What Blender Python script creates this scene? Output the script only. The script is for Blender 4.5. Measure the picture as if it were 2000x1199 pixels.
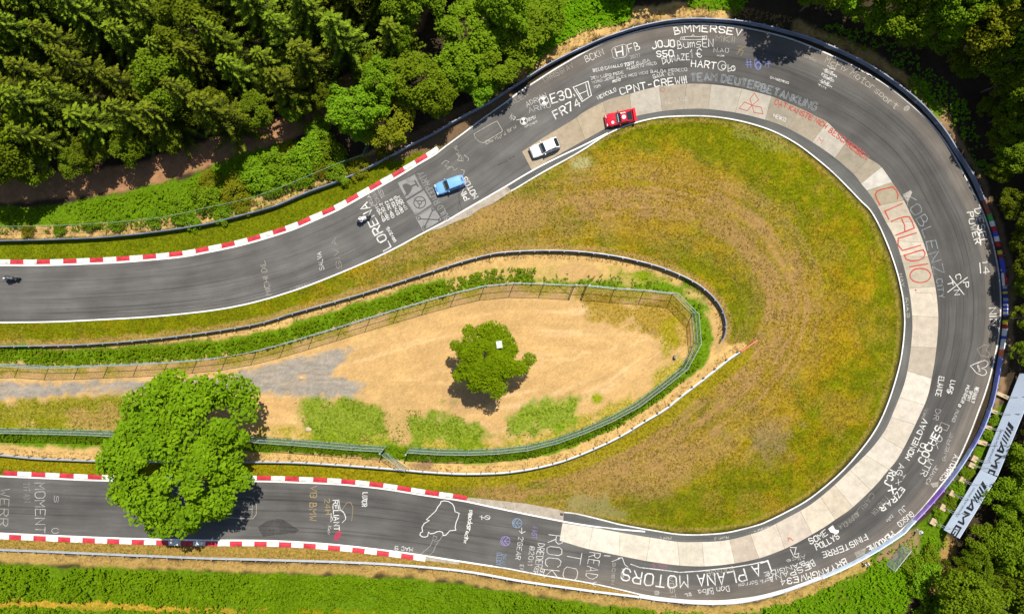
import bpy, math, random
import numpy as np
from mathutils import Vector, Matrix

for o in list(bpy.data.objects): bpy.data.objects.remove(o)
scene = bpy.context.scene
COL = scene.collection
# ------------------------------------------------------------------ camera
S = 0.07            # metres of ground per photograph pixel
CAMH = 95.0         # drone height
cam = bpy.data.cameras.new('drone_camera')
cam.sensor_fit = 'HORIZONTAL'
cam.angle = 2 * math.atan(70.0 / CAMH)
cam.clip_start = 1; cam.clip_end = 3000
cam_o = bpy.data.objects.new('drone_camera', cam); COL.objects.link(cam_o)
cam_o.location = (0, 0, CAMH)
scene.camera = cam_o
# ------------------------------------------------------------------ light
SUN_EL = math.radians(61); SHX, SHY = -0.37, -0.929       # shadow direction on the ground
world = bpy.data.worlds.new('World'); scene.world = world; world.use_nodes = True
nt = world.node_tree; nt.nodes.clear()
sky = nt.nodes.new('ShaderNodeTexSky'); sky.sky_type = 'NISHITA'; sky.sun_disc = False
sky.sun_elevation = SUN_EL; sky.sun_rotation = math.atan2(-SHX, -SHY)
bg = nt.nodes.new('ShaderNodeBackground'); bg.inputs[1].default_value = 0.08
wo = nt.nodes.new('ShaderNodeOutputWorld')
nt.links.new(sky.outputs[0], bg.inputs[0]); nt.links.new(bg.outputs[0], wo.inputs[0])
sun = bpy.data.lights.new('sun', 'SUN'); sun.energy = 4.6; sun.angle = math.radians(0.5); sun.color = (1, 0.955, 0.87)
sun_o = bpy.data.objects.new('sun', sun); COL.objects.link(sun_o)
d = Vector((SHX * math.cos(SUN_EL), SHY * math.cos(SUN_EL), -math.sin(SUN_EL)))
sun_o.rotation_euler = d.to_track_quat('-Z', 'Y').to_euler(); sun_o.location = (0, 0, 120)
scene.view_settings.view_transform = 'Standard'; scene.view_settings.look = 'None'
scene.view_settings.gamma = 1; scene.view_settings.use_curve_mapping = False
scene.view_settings.exposure = 0.8
# ------------------------------------------------------------------ helpers
rng = np.random.default_rng(7); random.seed(7)

def tag(o, label=None, cat=None, group=None, kind=None):
    if label: o['label'] = label
    if cat: o['category'] = cat
    if group: o['group'] = group
    if kind: o['kind'] = kind
    return o
def empty(name, loc=(0, 0, 0), rz=0.0, label=None, cat=None, group=None, kind=None):
    o = bpy.data.objects.new(name, None); COL.objects.link(o); o.location = loc; o.rotation_euler = (0, 0, rz)
    o.empty_display_size = 0.3
    return tag(o, label, cat, group, kind)
def link(name, me, parent=None, mat=None, loc=None, rz=None):
    o = bpy.data.objects.new(name, me); COL.objects.link(o)
    if mat is not None and len(me.materials) == 0: me.materials.append(mat)
    if parent is not None: o.parent = parent
    if loc is not None: o.location = loc
    if rz is not None: o.rotation_euler = (0, 0, rz)
    return o
def mesh(name, V, F, smooth=False, uv=None, col=None):
    me = bpy.data.meshes.new(name)
    V = np.asarray(V, dtype=np.float32).reshape(-1, 3)
    if isinstance(F, np.ndarray):
        n, k = F.shape
        me.vertices.add(len(V)); me.vertices.foreach_set('co', V.ravel())
        me.loops.add(n * k); me.loops.foreach_set('vertex_index', F.astype(np.int32).ravel())
        me.polygons.add(n); me.polygons.foreach_set('loop_start', np.arange(0, n * k, k, dtype=np.int32))
        me.update(calc_edges=True)
    else:
        me.from_pydata([tuple(map(float, v)) for v in V], [], [tuple(f) for f in F]); me.update()
    if uv is not None:      # uv per vertex
        lay = me.uv_layers.new(name='UVMap')
        li = np.empty(len(me.loops), dtype=np.int32); me.loops.foreach_get('vertex_index', li)
        lay.data.foreach_set('uv', np.asarray(uv, dtype=np.float32)[li].ravel())
    if col is not None:     # rgb per vertex
        at = me.color_attributes.new('tint', 'FLOAT_COLOR', 'POINT')
        c = np.ones((len(V), 4), dtype=np.float32); c[:, :3] = col
        at.data.foreach_set('color', c.ravel())
    if smooth: me.polygons.foreach_set('use_smooth', np.ones(len(me.polygons), dtype=bool))
    return me
def obj(name, V, F, mat, parent=None, **k): return link(name, mesh(name, V, F, **k), parent, mat)
def copy_tree(o, parent=None):
    c = o.copy(); COL.objects.link(c)
    if parent is not None: c.parent = parent
    for ch in o.children: copy_tree(ch, c)
    return c
def W(px, py, z=0.0):
    k = (CAMH - z) / CAMH * S
    return np.array([(px - 1000.0) * k, (599.5 - py) * k, z])

class MB:
    def __init__(s): s.V = []; s.F = []
    def add(s, V, F):
        n = len(s.V); s.V += [tuple(v) for v in V]; s.F += [tuple(i + n for i in f) for f in F]
    def box(s, c, size, rz=0.0, M=None, taper=1.0):
        x, y, z = [q / 2 for q in size]; V = []
        for dz in (-1, 1):
            t = taper if dz > 0 else 1
            for dx, dy in ((-1, -1), (1, -1), (1, 1), (-1, 1)):
                v = Vector((dx * x * t, dy * y * t, dz * z))
                v = (M @ v) if M is not None else (Matrix.Rotation(rz, 3, 'Z') @ v)
                V.append(v + Vector(c))
        s.add(V, [(3, 2, 1, 0), (4, 5, 6, 7), (0, 1, 5, 4), (1, 2, 6, 5), (2, 3, 7, 6), (3, 0, 4, 7)])
    def tube(s, pts, rad, n=6, cap=True):
        pts = [Vector(p) for p in pts]
        if not hasattr(rad, '__len__'): rad = [rad] * len(pts)
        V = []; F = []
        for i, p in enumerate(pts):
            t = (pts[min(i + 1, len(pts) - 1)] - pts[max(i - 1, 0)]).normalized()
            a = Vector((0, 0, 1)) if abs(t.z) < 0.9 else Vector((1, 0, 0))
            u = t.cross(a).normalized(); v = t.cross(u)
            for k in range(n):
                q = 2 * math.pi * k / n
                V.append(p + (u * math.cos(q) + v * math.sin(q)) * rad[i])
        for i in range(len(pts) - 1):
            for k in range(n):
                F.append((i * n + k, i * n + (k + 1) % n, (i + 1) * n + (k + 1) % n, (i + 1) * n + k))
        if cap: F += [tuple(range(n))[::-1], tuple((len(pts) - 1) * n + k for k in range(n))]
        s.add(V, F)
    def loft(s, secs, closed=True, cap=True):
        n = len(secs[0]); V = [v for q in secs for v in q]; F = []
        for i in range(len(secs) - 1):
            for k in range(n if closed else n - 1):
                F.append((i * n + k, i * n + (k + 1) % n, (i + 1) * n + (k + 1) % n, (i + 1) * n + k))
        if cap: F += [tuple(range(n))[::-1], tuple((len(secs) - 1) * n + k for k in range(n))]
        s.add(V, F)
    def disc(s, c, r, axis='Z', n=16, h=0.01):
        V = []; F = []
        for e in (0, 1):
            for k in range(n):
                q = 2 * math.pi * k / n; a, b = r * math.cos(q), r * math.sin(q); hh = (e - .5) * h
                V.append(Vector(c) + Vector({'Z': (a, b, hh), 'Y': (a, hh, b), 'X': (hh, a, b)}[axis]))
        F = [(k, (k + 1) % n, n + (k + 1) % n, n + k) for k in range(n)] + [tuple(range(n))[::-1], tuple(range(n, 2 * n))]
        s.add(V, F)
    def build(s, name, mat, parent=None, smooth=False, loc=None, rz=None):
        me = mesh(name, np.array([tuple(v) for v in s.V]), s.F, smooth=smooth)
        return link(name, me, parent, mat, loc, rz)

# value noise
def _hash(ix, iy, seed):
    h = (ix.astype(np.int64) * 374761393 + iy.astype(np.int64) * 668265263 + seed * 1442695041) & 0xffffffff
    h = ((h ^ (h >> 13)) * 1274126177) & 0xffffffff
    return ((h ^ (h >> 16)) & 0xffff) / 65535.0
def vnoise(x, y, seed=0):
    ix = np.floor(x); iy = np.floor(y); fx = x - ix; fy = y - iy
    fx = fx * fx * (3 - 2 * fx); fy = fy * fy * (3 - 2 * fy)
    a = _hash(ix, iy, seed); b = _hash(ix + 1, iy, seed); c = _hash(ix, iy + 1, seed); e = _hash(ix + 1, iy + 1, seed)
    return (a * (1 - fx) + b * fx) * (1 - fy) + (c * (1 - fx) + e * fx) * fy
def fbm(x, y, scale, seed=0, octv=4):
    t = 0; a = 1; n = 0; x = np.asarray(x, float) / scale; y = np.asarray(y, float) / scale
    for i in range(octv):
        t = t + a * vnoise(x, y, seed + 17 * i); n += a; a *= 0.55; x = x * 2.03 + 5.1; y = y * 2.03 - 3.7
    return t / n
def sstep(a, b, x):
    t = np.clip((x - a) / (b - a), 0, 1); return t * t * (3 - 2 * t)

# polylines in photograph pixels
def smooth_poly(pts, step=6.0):
    p = np.array(pts, float); q = np.vstack([2 * p[0] - p[1], p, 2 * p[-1] - p[-2]]); out = []
    for i in range(1, len(q) - 2):
        n = max(2, int(np.linalg.norm(q[i + 1] - q[i]) / 2))
        t = np.linspace(0, 1, n, endpoint=False)[:, None]
        a, b, c, e = q[i - 1], q[i], q[i + 1], q[i + 2]
        out.append(.5 * (2 * b + (c - a) * t + (2 * a - 5 * b + 4 * c - e) * t * t + (3 * b - a - 3 * c + e) * t ** 3))
    out.append(p[-1:]); return resample(np.vstack(out), step)
def arclen(p): return np.concatenate([[0], np.cumsum(np.linalg.norm(np.diff(p, axis=0), axis=1))])
def resample(p, step=None, n=None):
    p = np.asarray(p, float); L = arclen(p)
    if n is None: n = max(2, int(round(L[-1] / step)) + 1)
    t = np.linspace(0, L[-1], n)
    return np.stack([np.interp(t, L, p[:, k]) for k in range(p.shape[1])], 1)
def at_len(p, s):
    L = arclen(p); return np.stack([np.interp(s, L, p[:, k]) for k in range(p.shape[1])], -1)
def sub(p, s0, s1, step=6.0):
    n = max(2, int((s1 - s0) / step) + 1); return at_len(p, np.linspace(s0, s1, n))
def proj_len(p, q):          # arc length of the point of p nearest q
    p = np.asarray(p); L = arclen(p); return L[np.argmin(np.sum((p - np.array(q)) ** 2, 1))]
def normals(p):
    t = np.gradient(p, axis=0); t /= np.linalg.norm(t, axis=1)[:, None] + 1e-9
    return np.stack([t[:, 1], -t[:, 0]], 1)      # image coordinates: left hand side of travel
def offset(p, dd): return p + normals(p) * dd
def seg_dist(X, Y, poly, signed=False):
    poly = np.asarray(poly, float)
    if X.size * len(poly) < 3e6:
        sh = X.shape; x = np.ravel(X)[:, None]; y = np.ravel(Y)[:, None]; a = poly[:-1]; e = poly[1:] - a; l2 = (e * e).sum(1) + 1e-12; L = arclen(poly)
        t = np.clip(((x - a[:, 0]) * e[:, 0] + (y - a[:, 1]) * e[:, 1]) / l2, 0, 1)
        dx = x - a[:, 0] - t * e[:, 0]; dy = y - a[:, 1] - t * e[:, 1]; dd = dx * dx + dy * dy
        j = np.argmin(dd, 1); r = np.arange(len(j)); best = np.sqrt(dd[r, j]); par = L[j] + t[r, j] * np.sqrt(l2[j])
        if signed:
            sg = np.sign(e[j, 1] * dx[r, j] - e[j, 0] * dy[r, j]); best = best * np.where(sg == 0, 1, sg)
        return best.reshape(sh), par.reshape(sh)
    best = np.full(X.shape, 1e18); sg = np.zeros(X.shape); par = np.zeros(X.shape); L = arclen(poly)
    for i in range(len(poly) - 1):
        a = poly[i]; b = poly[i + 1]; e = b - a; l2 = e @ e + 1e-12
        t = np.clip(((X - a[0]) * e[0] + (Y - a[1]) * e[1]) / l2, 0, 1)
        dx = X - a[0] - t * e[0]; dy = Y - a[1] - t * e[1]; dd = dx * dx + dy * dy
        m = dd < best; best = np.where(m, dd, best); par = np.where(m, L[i] + t * math.sqrt(l2), par)
        sg = np.where(m, np.sign(e[1] * dx - e[0] * dy), sg)
    best = np.sqrt(best)
    return (best * np.where(sg == 0, 1, sg) if signed else best), par
def inside(X, Y, poly):
    poly = np.asarray(poly, float); r = np.zeros(X.shape, bool); n = len(poly)
    for i in range(n):
        x0, y0 = poly[i]; x1, y1 = poly[(i + 1) % n]
        if y0 == y1: continue
        c = ((y0 > Y) != (y1 > Y)) & (X < (x1 - x0) * (Y - y0) / (y1 - y0) + x0); r ^= c
    return r
def poly_field(X, Y, poly):  # >0 inside, pixels
    poly = np.asarray(poly, float); dd, _ = seg_dist(X, Y, np.vstack([poly, poly[:1]])); return np.where(inside(X, Y, poly), dd, -dd)

# ------------------------------------------------------------------ materials
def new_mat(name):
    m = bpy.data.materials.new(name); m.use_nodes = True; t = m.node_tree
    return m, t, t.nodes['Principled BSDF']
def N(t, kind, **kw):
    n = t.nodes.new(kind)
    for k, v in kw.items(): setattr(n, k, v)
    return n
def mat(name, c, c2=None, rough=0.7, scale=3.0, bump=0.0, metal=0.0, detail=4.0, coords='Object', contrast=(0.3, 0.7), spec=0.3, coat=0.0):
    m, t, b = new_mat(name); c2 = c2 or c
    tc = N(t, 'ShaderNodeTexCoord'); no = N(t, 'ShaderNodeTexNoise'); no.inputs['Scale'].default_value = scale; no.inputs['Detail'].default_value = detail
    r = N(t, 'ShaderNodeValToRGB'); r.color_ramp.elements[0].position, r.color_ramp.elements[1].position = contrast
    r.color_ramp.elements[0].color = (*c, 1); r.color_ramp.elements[1].color = (*c2, 1)
    t.links.new(tc.outputs[coords], no.inputs['Vector']); t.links.new(no.outputs[0], r.inputs[0]); t.links.new(r.outputs[0], b.inputs['Base Color'])
    b.inputs['Roughness'].default_value = rough; b.inputs['Metallic'].default_value = metal
    b.inputs['Specular IOR Level'].default_value = spec; b.inputs['Coat Weight'].default_value = coat
    if bump:
        bp = N(t, 'ShaderNodeBump'); bp.inputs['Strength'].default_value = bump; bp.inputs['Distance'].default_value = 0.05
        t.links.new(no.outputs[0], bp.inputs['Height']); t.links.new(bp.outputs[0], b.inputs['Normal'])
    return m
def leaf_mat(name, c, c2, trans=0.35, tc=None, rough=0.8, spec=0.06):
    m, t, b = new_mat(name)
    at = N(t, 'ShaderNodeAttribute'); at.attribute_name = 'tint'
    sep = N(t, 'ShaderNodeSeparateColor'); t.links.new(at.outputs['Color'], sep.inputs[0])
    mx = N(t, 'ShaderNodeMix', data_type='RGBA'); mx.inputs[6].default_value = (*c, 1); mx.inputs[7].default_value = (*c2, 1)
    t.links.new(sep.outputs[0], mx.inputs[0]); t.links.new(mx.outputs[2], b.inputs['Base Color'])
    oi = N(t, 'ShaderNodeObjectInfo'); hs = N(t, 'ShaderNodeHueSaturation')
    mr = N(t, 'ShaderNodeMapRange'); mr.inputs[3].default_value = 0.7; mr.inputs[4].default_value = 1.22
    t.links.new(oi.outputs['Random'], mr.inputs[0]); t.links.new(mr.outputs[0], hs.inputs['Value'])
    mr2 = N(t, 'ShaderNodeMapRange'); mr2.inputs[3].default_value = 0.478; mr2.inputs[4].default_value = 0.515
    t.links.new(oi.outputs['Random'], mr2.inputs[0]); t.links.new(mr2.outputs[0], hs.inputs['Hue'])
    t.links.new(mx.outputs[2], hs.inputs['Color']); t.links.new(hs.outputs[0], b.inputs['Base Color'])
    b.inputs['Roughness'].default_value = rough; b.inputs['Specular IOR Level'].default_value = spec
    tr = N(t, 'ShaderNodeBsdfTranslucent'); g = N(t, 'ShaderNodeMix', data_type='RGBA', blend_type='MULTIPLY'); g.inputs[0].default_value = 1
    g.inputs[7].default_value = (*(tc or (1.3, 1.25, 0.5)), 1); t.links.new(hs.outputs[0], g.inputs[6]); t.links.new(g.outputs[2], tr.inputs[0])
    ms = N(t, 'ShaderNodeMixShader'); ms.inputs[0].default_value = trans
    t.links.new(b.outputs[0], ms.inputs[1]); t.links.new(tr.outputs[0], ms.inputs[2])
    t.links.new(ms.outputs[0], t.nodes['Material Output'].inputs[0])
    return m
def paint_mat(name, c, cover=0.9, wear=0.45, rough=0.6):
    """road paint: a thin layer, worn through where the noise is low"""
    m, t, b = new_mat(name); tc = N(t, 'ShaderNodeTexCoord')
    n1 = N(t, 'ShaderNodeTexNoise'); n1.inputs['Scale'].default_value = 4.0; n1.inputs['Detail'].default_value = 6
    n2 = N(t, 'ShaderNodeTexNoise'); n2.inputs['Scale'].default_value = 0.55; n2.inputs['Detail'].default_value = 2
    t.links.new(tc.outputs['Object'], n1.inputs[0]); t.links.new(tc.outputs['Object'], n2.inputs[0])
    ad = N(t, 'ShaderNodeMath', operation='ADD'); t.links.new(n1.outputs[0], ad.inputs[0]); t.links.new(n2.outputs[0], ad.inputs[1])
    mr = N(t, 'ShaderNodeMapRange'); mr.inputs[1].default_value = 0.7 + wear * 0.3; mr.inputs[2].default_value = 0.95 + wear * 0.3
    mr.inputs[3].default_value = cover * (1 - wear); mr.inputs[4].default_value = cover
    mr.inputs[1].default_value = 0.75; mr.inputs[2].default_value = 1.05
    t.links.new(ad.outputs[0], mr.inputs[0]); t.links.new(mr.outputs[0], b.inputs['Alpha'])
    b.inputs['Base Color'].default_value = (*c, 1); b.inputs['Roughness'].default_value = rough; b.inputs['Specular IOR Level'].default_value = 0.2
    return m
def plain(name, c, rough=0.5, metal=0.0, coat=0.0, spec=0.5, alpha=1.0):
    m, t, b = new_mat(name); b.inputs['Base Color'].default_value = (*c, 1); b.inputs['Roughness'].default_value = rough
    b.inputs['Metallic'].default_value = metal; b.inputs['Coat Weight'].default_value = coat; b.inputs['Specular IOR Level'].default_value = spec
    b.inputs['Alpha'].default_value = alpha
    return m
# ------------------------------------------------------------------ traced curves (photograph pixels, at ground level)
OW = smooth_poly([(-120,519),(-40,519),(0,518),(75,518),(150,516),(250,511),(350,502),(400,493.5),(450,483.5),(500,471),(567,450),(615,430),(660,410),(702,387),(743,364),(777,345),(820,319),(849,302),(873,284),(907,259),(940,234),(987,201),(1013,181),(1047,159),(1080,138),(1113,118.5),(1147,99.5),(1180,84),(1214,72),(1247,62),(1281,54),(1317,48.5),(1350,46.5),(1383,47),(1417,49.5),(1450,54),(1481,60),(1514,68),(1547,77.5),(1580,90),(1613,104),(1647,119.5),(1680,136.5),(1713,155),(1747,178),(1780,205),(1808,231),(1833,260),(1850,284),(1867,311),(1883.5,341.5),(1900,374),(1917,408),(1930,443.5),(1940,478.5),(1947,512),(1952,545),(1954.5,585),(1953.6,620),(1950,660),(1944,692),(1934,735),(1923,771),(1910,806),(1896,843),(1881,878),(1869,902),(1853,928),(1833,954),(1813,979),(1793,1002),(1770,1026),(1745,1047),(1717,1068),(1683,1089),(1650,1107),(1617,1122),(1583,1134.5),(1550,1145),(1517,1155),(1483,1163.5),(1450,1168.5),(1417,1172),(1383,1172.7),(1350,1172),(1317,1169.5),(1283,1165.5),(1250,1160),(1227,1154.5),(1193,1146.5),(1160,1139.5),(1127,1133.5),(1093,1128),(1060,1122.7),(1026,1116.5),(993,1110),(960,1105),(880,1092.7),(804,1081),(747,1073.5),(697,1067.6),(647,1062.6),(580,1057.8),(500,1055),(400,1054.5),(300,1052.5),(200,1049.5),(100,1045.5),(0,1041),(-120,1036)])
IWA = smooth_poly([(-120,632),(0,630),(100,628.5),(200,624),(300,618),(400,608),(467,597),(520,584),(550,575),(600,558.5),(667,532),(733,503.5),(777,482),(810,464),(843,446.5),(877,428.5),(910,409),(957,382),(990,363),(1023,343),(1057,324),(1090,307.5),(1140,284),(1187,260)])
IWB = smooth_poly([(-120,923),(0,929.5),(100,934),(200,938),(350,939.5),(500,939.5),(580,941.7),(663,945.5),(747,954),(830,967),(880,974),(913,979.5),(960,989.5),(1010,1000),(1060,1010),(1101,1018),(1143,1025),(1193,1031.5),(1260,1037.5)])
IWL = smooth_poly([(998,373),(1007,368.5),(1040,348.5),(1073,329.5),(1107,311),(1140,292),(1187,262),(1233,242.5),(1283,230.5),(1333,227),(1383,227.5),(1433,234),(1481,246),(1520,261),(1560,283.5),(1600,314),(1630,340),(1660,370),(1682,393),(1700,411),(1717,440),(1733,476),(1745,508),(1754,537),(1759,558),(1764,584),(1767,620),(1766,653),(1762,688),(1757,714),(1748,747),(1736,783.5),(1722,817),(1707,844),(1687,872),(1653,912),(1613,949),(1573,979),(1533,1001),(1500,1017),(1483,1024),(1450,1033),(1417,1040),(1383,1043),(1350,1044),(1317,1042),(1283,1036.5),(1250,1031),(1210,1023.4),(1177,1015),(1127,1003),(1102,1000)])
CO = smooth_poly([(1019.4,296.8),(1065,267),(1120,234),(1139,220),(1177,200),(1197,192),(1230,184),(1250,177.7),(1283,170),(1317,166),(1350,164),(1383.5,165),(1417,168.5),(1450,174),(1482,182),(1508,189),(1530,198),(1563,212),(1597,229),(1618,241),(1653,277),(1693,307),(1720,325),(1743,357),(1765,391),(1778.4,418.4),(1793,447),(1803,472),(1813,503),(1821,533),(1826,556),(1830,583),(1832.6,617),(1831.8,645),(1829,678),(1825,710),(1819,742),(1815,763),(1807,787),(1795,813.5),(1782,841),(1766,873),(1750,900),(1733,920),(1715,942),(1700,957.5),(1680,977),(1657,997),(1633,1013),(1613,1027),(1587,1042.5),(1558,1059),(1533,1071),(1500,1084),(1483,1089.5),(1450,1097),(1417,1102),(1383,1105),(1350,1105),(1317,1102.6),(1283,1098),(1255,1093.5),(1193,1081),(1143,1070),(1092.7,1055)])
CI = smooth_poly([(1038.6,332.7),(1090,303),(1140,275),(1187,249),(1230,230.5),(1287,218.5),(1337,213.5),(1383,213.5),(1440,221),(1490,233),(1520,243),(1547,255),(1587,278),(1630,308),(1667,340),(1682,359),(1700,381),(1717,408),(1730,433),(1747,463.5),(1758,495),(1767,527),(1773,553),(1778,580),(1781.5,615),(1782,643),(1779,680),(1775,708),(1772.5,723),(1767,747),(1757,775),(1746,802),(1731,836),(1713,862),(1697,881),(1667,911),(1623,953),(1580,987),(1533,1013),(1500,1030),(1483,1037.5),(1450,1047.6),(1425,1053.4),(1400,1056.7),(1367,1057.8),(1325,1057.6),(1283,1051),(1250,1046),(1210,1039),(1160,1030),(1098.5,1021)])
# banked concrete: the inner edge lies lower than the outer one
DEPTH = 0.75
def bank_from(di, do, par):
    T = sstep(0, 130, par) * sstep(0, 130, CI_L - par)
    z = np.where((di > 0) & (do < 0), -DEPTH * np.abs(do) / (np.abs(do) + np.abs(di) + 1e-6), 0)
    u = np.clip((-di - 24) / 90.0, 0, 1)
    return np.where(di <= 0, -DEPTH * (1 - u * u * (3 - 2 * u)), z) * T
def bank_z(X, Y):
    X = np.asarray(X, float); Y = np.asarray(Y, float); sh = X.shape; X = X.ravel(); Y = Y.ravel(); Z = np.zeros(X.shape)
    m = (X > 960) & (X < 1860) & (Y > 150) & (Y < 1120)
    if m.any():
        x = X[m]; y = Y[m]
        di, par = seg_dist(x, y, CI_c, True); do, _ = seg_dist(x, y, CO_c, True)
        Z[m] = bank_from(di, do, par)
    return Z.reshape(sh)
CI_c = resample(CI, 14.0); CO_c = resample(CO, 14.0); CI_L = arclen(CI_c)[-1]
def PP(pts, h=0.0):
    """photograph pixels -> world points lying h above the (banked) surface"""
    pts = np.asarray(pts, float).reshape(-1, 2); z = np.zeros(len(pts))
    for _ in range(2):
        k = (CAMH - z) / CAMH; z = bank_z(1000 + (pts[:, 0] - 1000) * k, 599.5 + (pts[:, 1] - 599.5) * k) + h
    k = (CAMH - z) / CAMH * S
    return np.stack([(pts[:, 0] - 1000) * k, (599.5 - pts[:, 1]) * k, z], 1)

GA = smooth_poly([(-120,679),(0,677),(133,674.5),(233,668.5),(333,658.5),(433,645),(510,631),(567,613.5),(633,595),(700,576),(767,555),(833,533.5),(900,512),(960,496.5),(1005,491.5),(1067,489.4),(1133,491.7),(1200,500),(1267,515),(1317,532),(1360,553),(1390,577),(1410,603.5),(1418,630),(1417,650),(1411,666)])
GB = smooth_poly([(1447,687),(1423,703.5),(1377,740),(1333,773.5),(1300,800),(1260,824),(1210,854),(1150,882),(1100,901),(1050,914),(1005,921.5),(967,925),(900,926),(833,922.5),(793,919),(733,914),(667,909),(583,904),(500,902.4),(350,902),(193,900.5),(133,898.5),(67,895.5),(0,889),(-120,878)])
GOUT = smooth_poly([(-120,471),(0,469.5),(100,467),(200,462.5),(300,452.5),(400,437),(467,420.5),(520,406.5),(550,396),(600,374.5),(667,350),(733,319),(800,283),(840,263),(882,238.5),(915,220),(953,200),(982,181),(1022,155.5),(1063,129.5),(1105,107),(1147,87.5),(1180,73),(1213,61.5),(1247,51),(1283,43),(1310,38.5),(1350,35.5),(1400,36.5),(1450,40.5),(1490,47.5),(1530,57.5),(1580,71.7),(1630,91.7),(1680,115),(1730,145),(1783,185),(1817,217),(1850,257.5),(1875,297.5),(1899,334),(1913,362),(1925,390),(1937,420),(1948,453),(1955,482),(1962,513),(1966,545),(1968.6,590),(1968,628),(1965,662),(1959,697),(1953,731),(1946,768),(1937,800),(1925,832),(1911,860),(1901,877),(1883,906),(1860,937.5),(1833,970.5),(1806,1001),(1777,1031),(1767,1042),(1733,1065),(1700,1085),(1667,1103),(1633,1119),(1600,1132.5),(1550,1151),(1517,1162),(1483,1170.5),(1450,1177),(1417,1180),(1383,1180.5),(1350,1179),(1317,1176),(1283,1172.5),(1250,1167.5),(1205,1162),(1160,1156.5),(1110,1149.5),(1060,1142.5),(1010,1135),(933,1121),(867,1112.5),(767,1104),(667,1099),(567,1096),(500,1094),(400,1091.5),(300,1087.5),(200,1083.5),(100,1079),(0,1075),(-120,1070)])
FENCE = [(-60,716),(0,715),(67,720),(133,718.5),(200,715),(267,713),(333,708.5),(400,703),(467,693),(533,677),(583,662),(640,645),(693,628.5),(750,611),(807,594),(863,578.5),(917,563.5),(967,554),(1020,552),(1067,554),(1125,557),(1150,557.5),(1207,563),(1267,567),(1323,572),(1353,588),(1364,610),(1372,632),(1371,662),(1368,693),(1348,717),(1327,737),(1280,771),(1233,807),(1180,830),(1132,851),(1077,870),(1017,883),(957,887.5),(893,889.5),(837,887),(795,884),(745,882),(703,880),(647,875.5),(590,870.5),(537,867),(480,863),(420,860),(360,858),(300,856),(250,854),(197,851),(140,849),(85,847.5),(28,846.5),(-60,845)]
WIRE = [(-60,444),(0,442),(100,441),(200,436),(300,427),(355,417),(410,404),(460,394),(505,383),(580,353),(650,322),(690,309),(728,295),(721,270)]

# ------------------------------------------------------------------ ground
TAN=np.array([.36,.22,.07]); SAND=np.array([.57,.355,.14]); YEL=np.array([.265,.175,.005]); OLV=np.array([.135,.148,.001]); GRN=np.array([.10,.18,.004]); VRG=np.array([.13,.165,.002])
DRY=np.array([.56,.36,.13]); FOR=np.array([.05,.036,.02]); PATH=np.array([.30,.155,.075]); GRV=np.array([.345,.30,.245]); SOIL=np.array([.30,.19,.10])
def axis_coords(lo, hi, step, far):
    a = np.arange(lo, hi + 1e-6, step); g = []; x = hi; s = step
    while x < far: s *= 1.5; x += s; g.append(x)
    h = []; x = lo; s = step
    while x > -far: s *= 1.5; x -= s; h.append(x)
    return np.concatenate([h[::-1], a, g])
gx = axis_coords(-74, 74, 0.25, 900); gy = axis_coords(-46, 46, 0.25, 900)
GX, GY = np.meshgrid(gx, gy); PX = 1000 + GX / S; PY = 599.5 - GY / S
_ii = np.unique(np.concatenate([np.arange(0, len(gx), 4), [len(gx) - 1]])); _jj = np.unique(np.concatenate([np.arange(0, len(gy), 4), [len(gy) - 1]]))
PXc = PX[np.ix_(_jj, _ii)]; PYc = PY[np.ix_(_jj, _ii)]
def up(fc):            # coarse field -> every ground vertex
    i = np.clip(np.searchsorted(_ii, np.arange(len(gx)), side='right') - 1, 0, len(_ii) - 2); j = np.clip(np.searchsorted(_jj, np.arange(len(gy)), side='right') - 1, 0, len(_jj) - 2)
    tx = ((np.arange(len(gx)) - _ii[i]) / (_ii[i + 1] - _ii[i]))[None, :]; ty = ((np.arange(len(gy)) - _jj[j]) / (_jj[j + 1] - _jj[j]))[:, None]
    r = fc[j, :]; r1 = fc[j + 1, :]; r = r * (1 - ty) + r1 * ty
    return r[:, i] * (1 - tx) + r[:, i + 1] * tx
_cache = {}
def gdist(poly, step):
    k = (id(poly), step)
    if k not in _cache:
        d_, p_ = seg_dist(PXc, PYc, resample(poly, step), True); ds = up(d_); du = up(np.abs(d_))
        ds = np.where(np.abs(ds) < du - 6, np.where(ds < 0, -du, du), ds); _cache[k] = (ds, up(p_), poly)
    return _cache[k][:2]
def gpoly(poly): return up(poly_field(PXc, PYc, poly))
FLY = (np.abs(GX) < 76) & (np.abs(GY) < 48)
C = np.empty(GX.shape + (3,)); C[:] = FOR
n_big = fbm(GX, GY, 9.0, 1); n_mid = fbm(GX, GY, 2.6, 2); n_sm = fbm(GX, GY, 0.8, 3, 3)
def lay(mask, colr):
    global C
    C = C * (1 - mask[..., None]) + np.asarray(colr) * mask[..., None]
def zone(poly, colr, soft=4, amp=14, seed=5, op=1.0):
    f = gpoly(poly) + (fbm(GX, GY, 1.6, seed) - .5) * 2 * amp
    lay(sstep(-soft, soft, f) * op, colr)
def band(poly, d0, d1, colr, soft=3, amp=8, seed=6, op=1.0, s0=None, s1=None):
    dd, par = gdist(poly, 16)
    dd = dd + (fbm(GX, GY, 1.4, seed) - .5) * 2 * amp
    m = sstep(d0 - soft, d0 + soft, dd) * (1 - sstep(d1 - soft, d1 + soft, dd))
    if s0 is not None: m = m * sstep(s0 - 5, s0 + 5, par) * (1 - sstep(s1 - 5, s1 + 5, par))
    lay(m * op, colr)
forest_col = FOR * (0.6 + 0.9 * n_mid[..., None])
_far = np.maximum(sstep(74, 80, np.abs(GX)), sstep(47, 52, np.abs(GY)))[..., None]
forest_col = forest_col * (1 - _far) + np.array([.075, .10, .02]) * _far
C = forest_col
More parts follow.
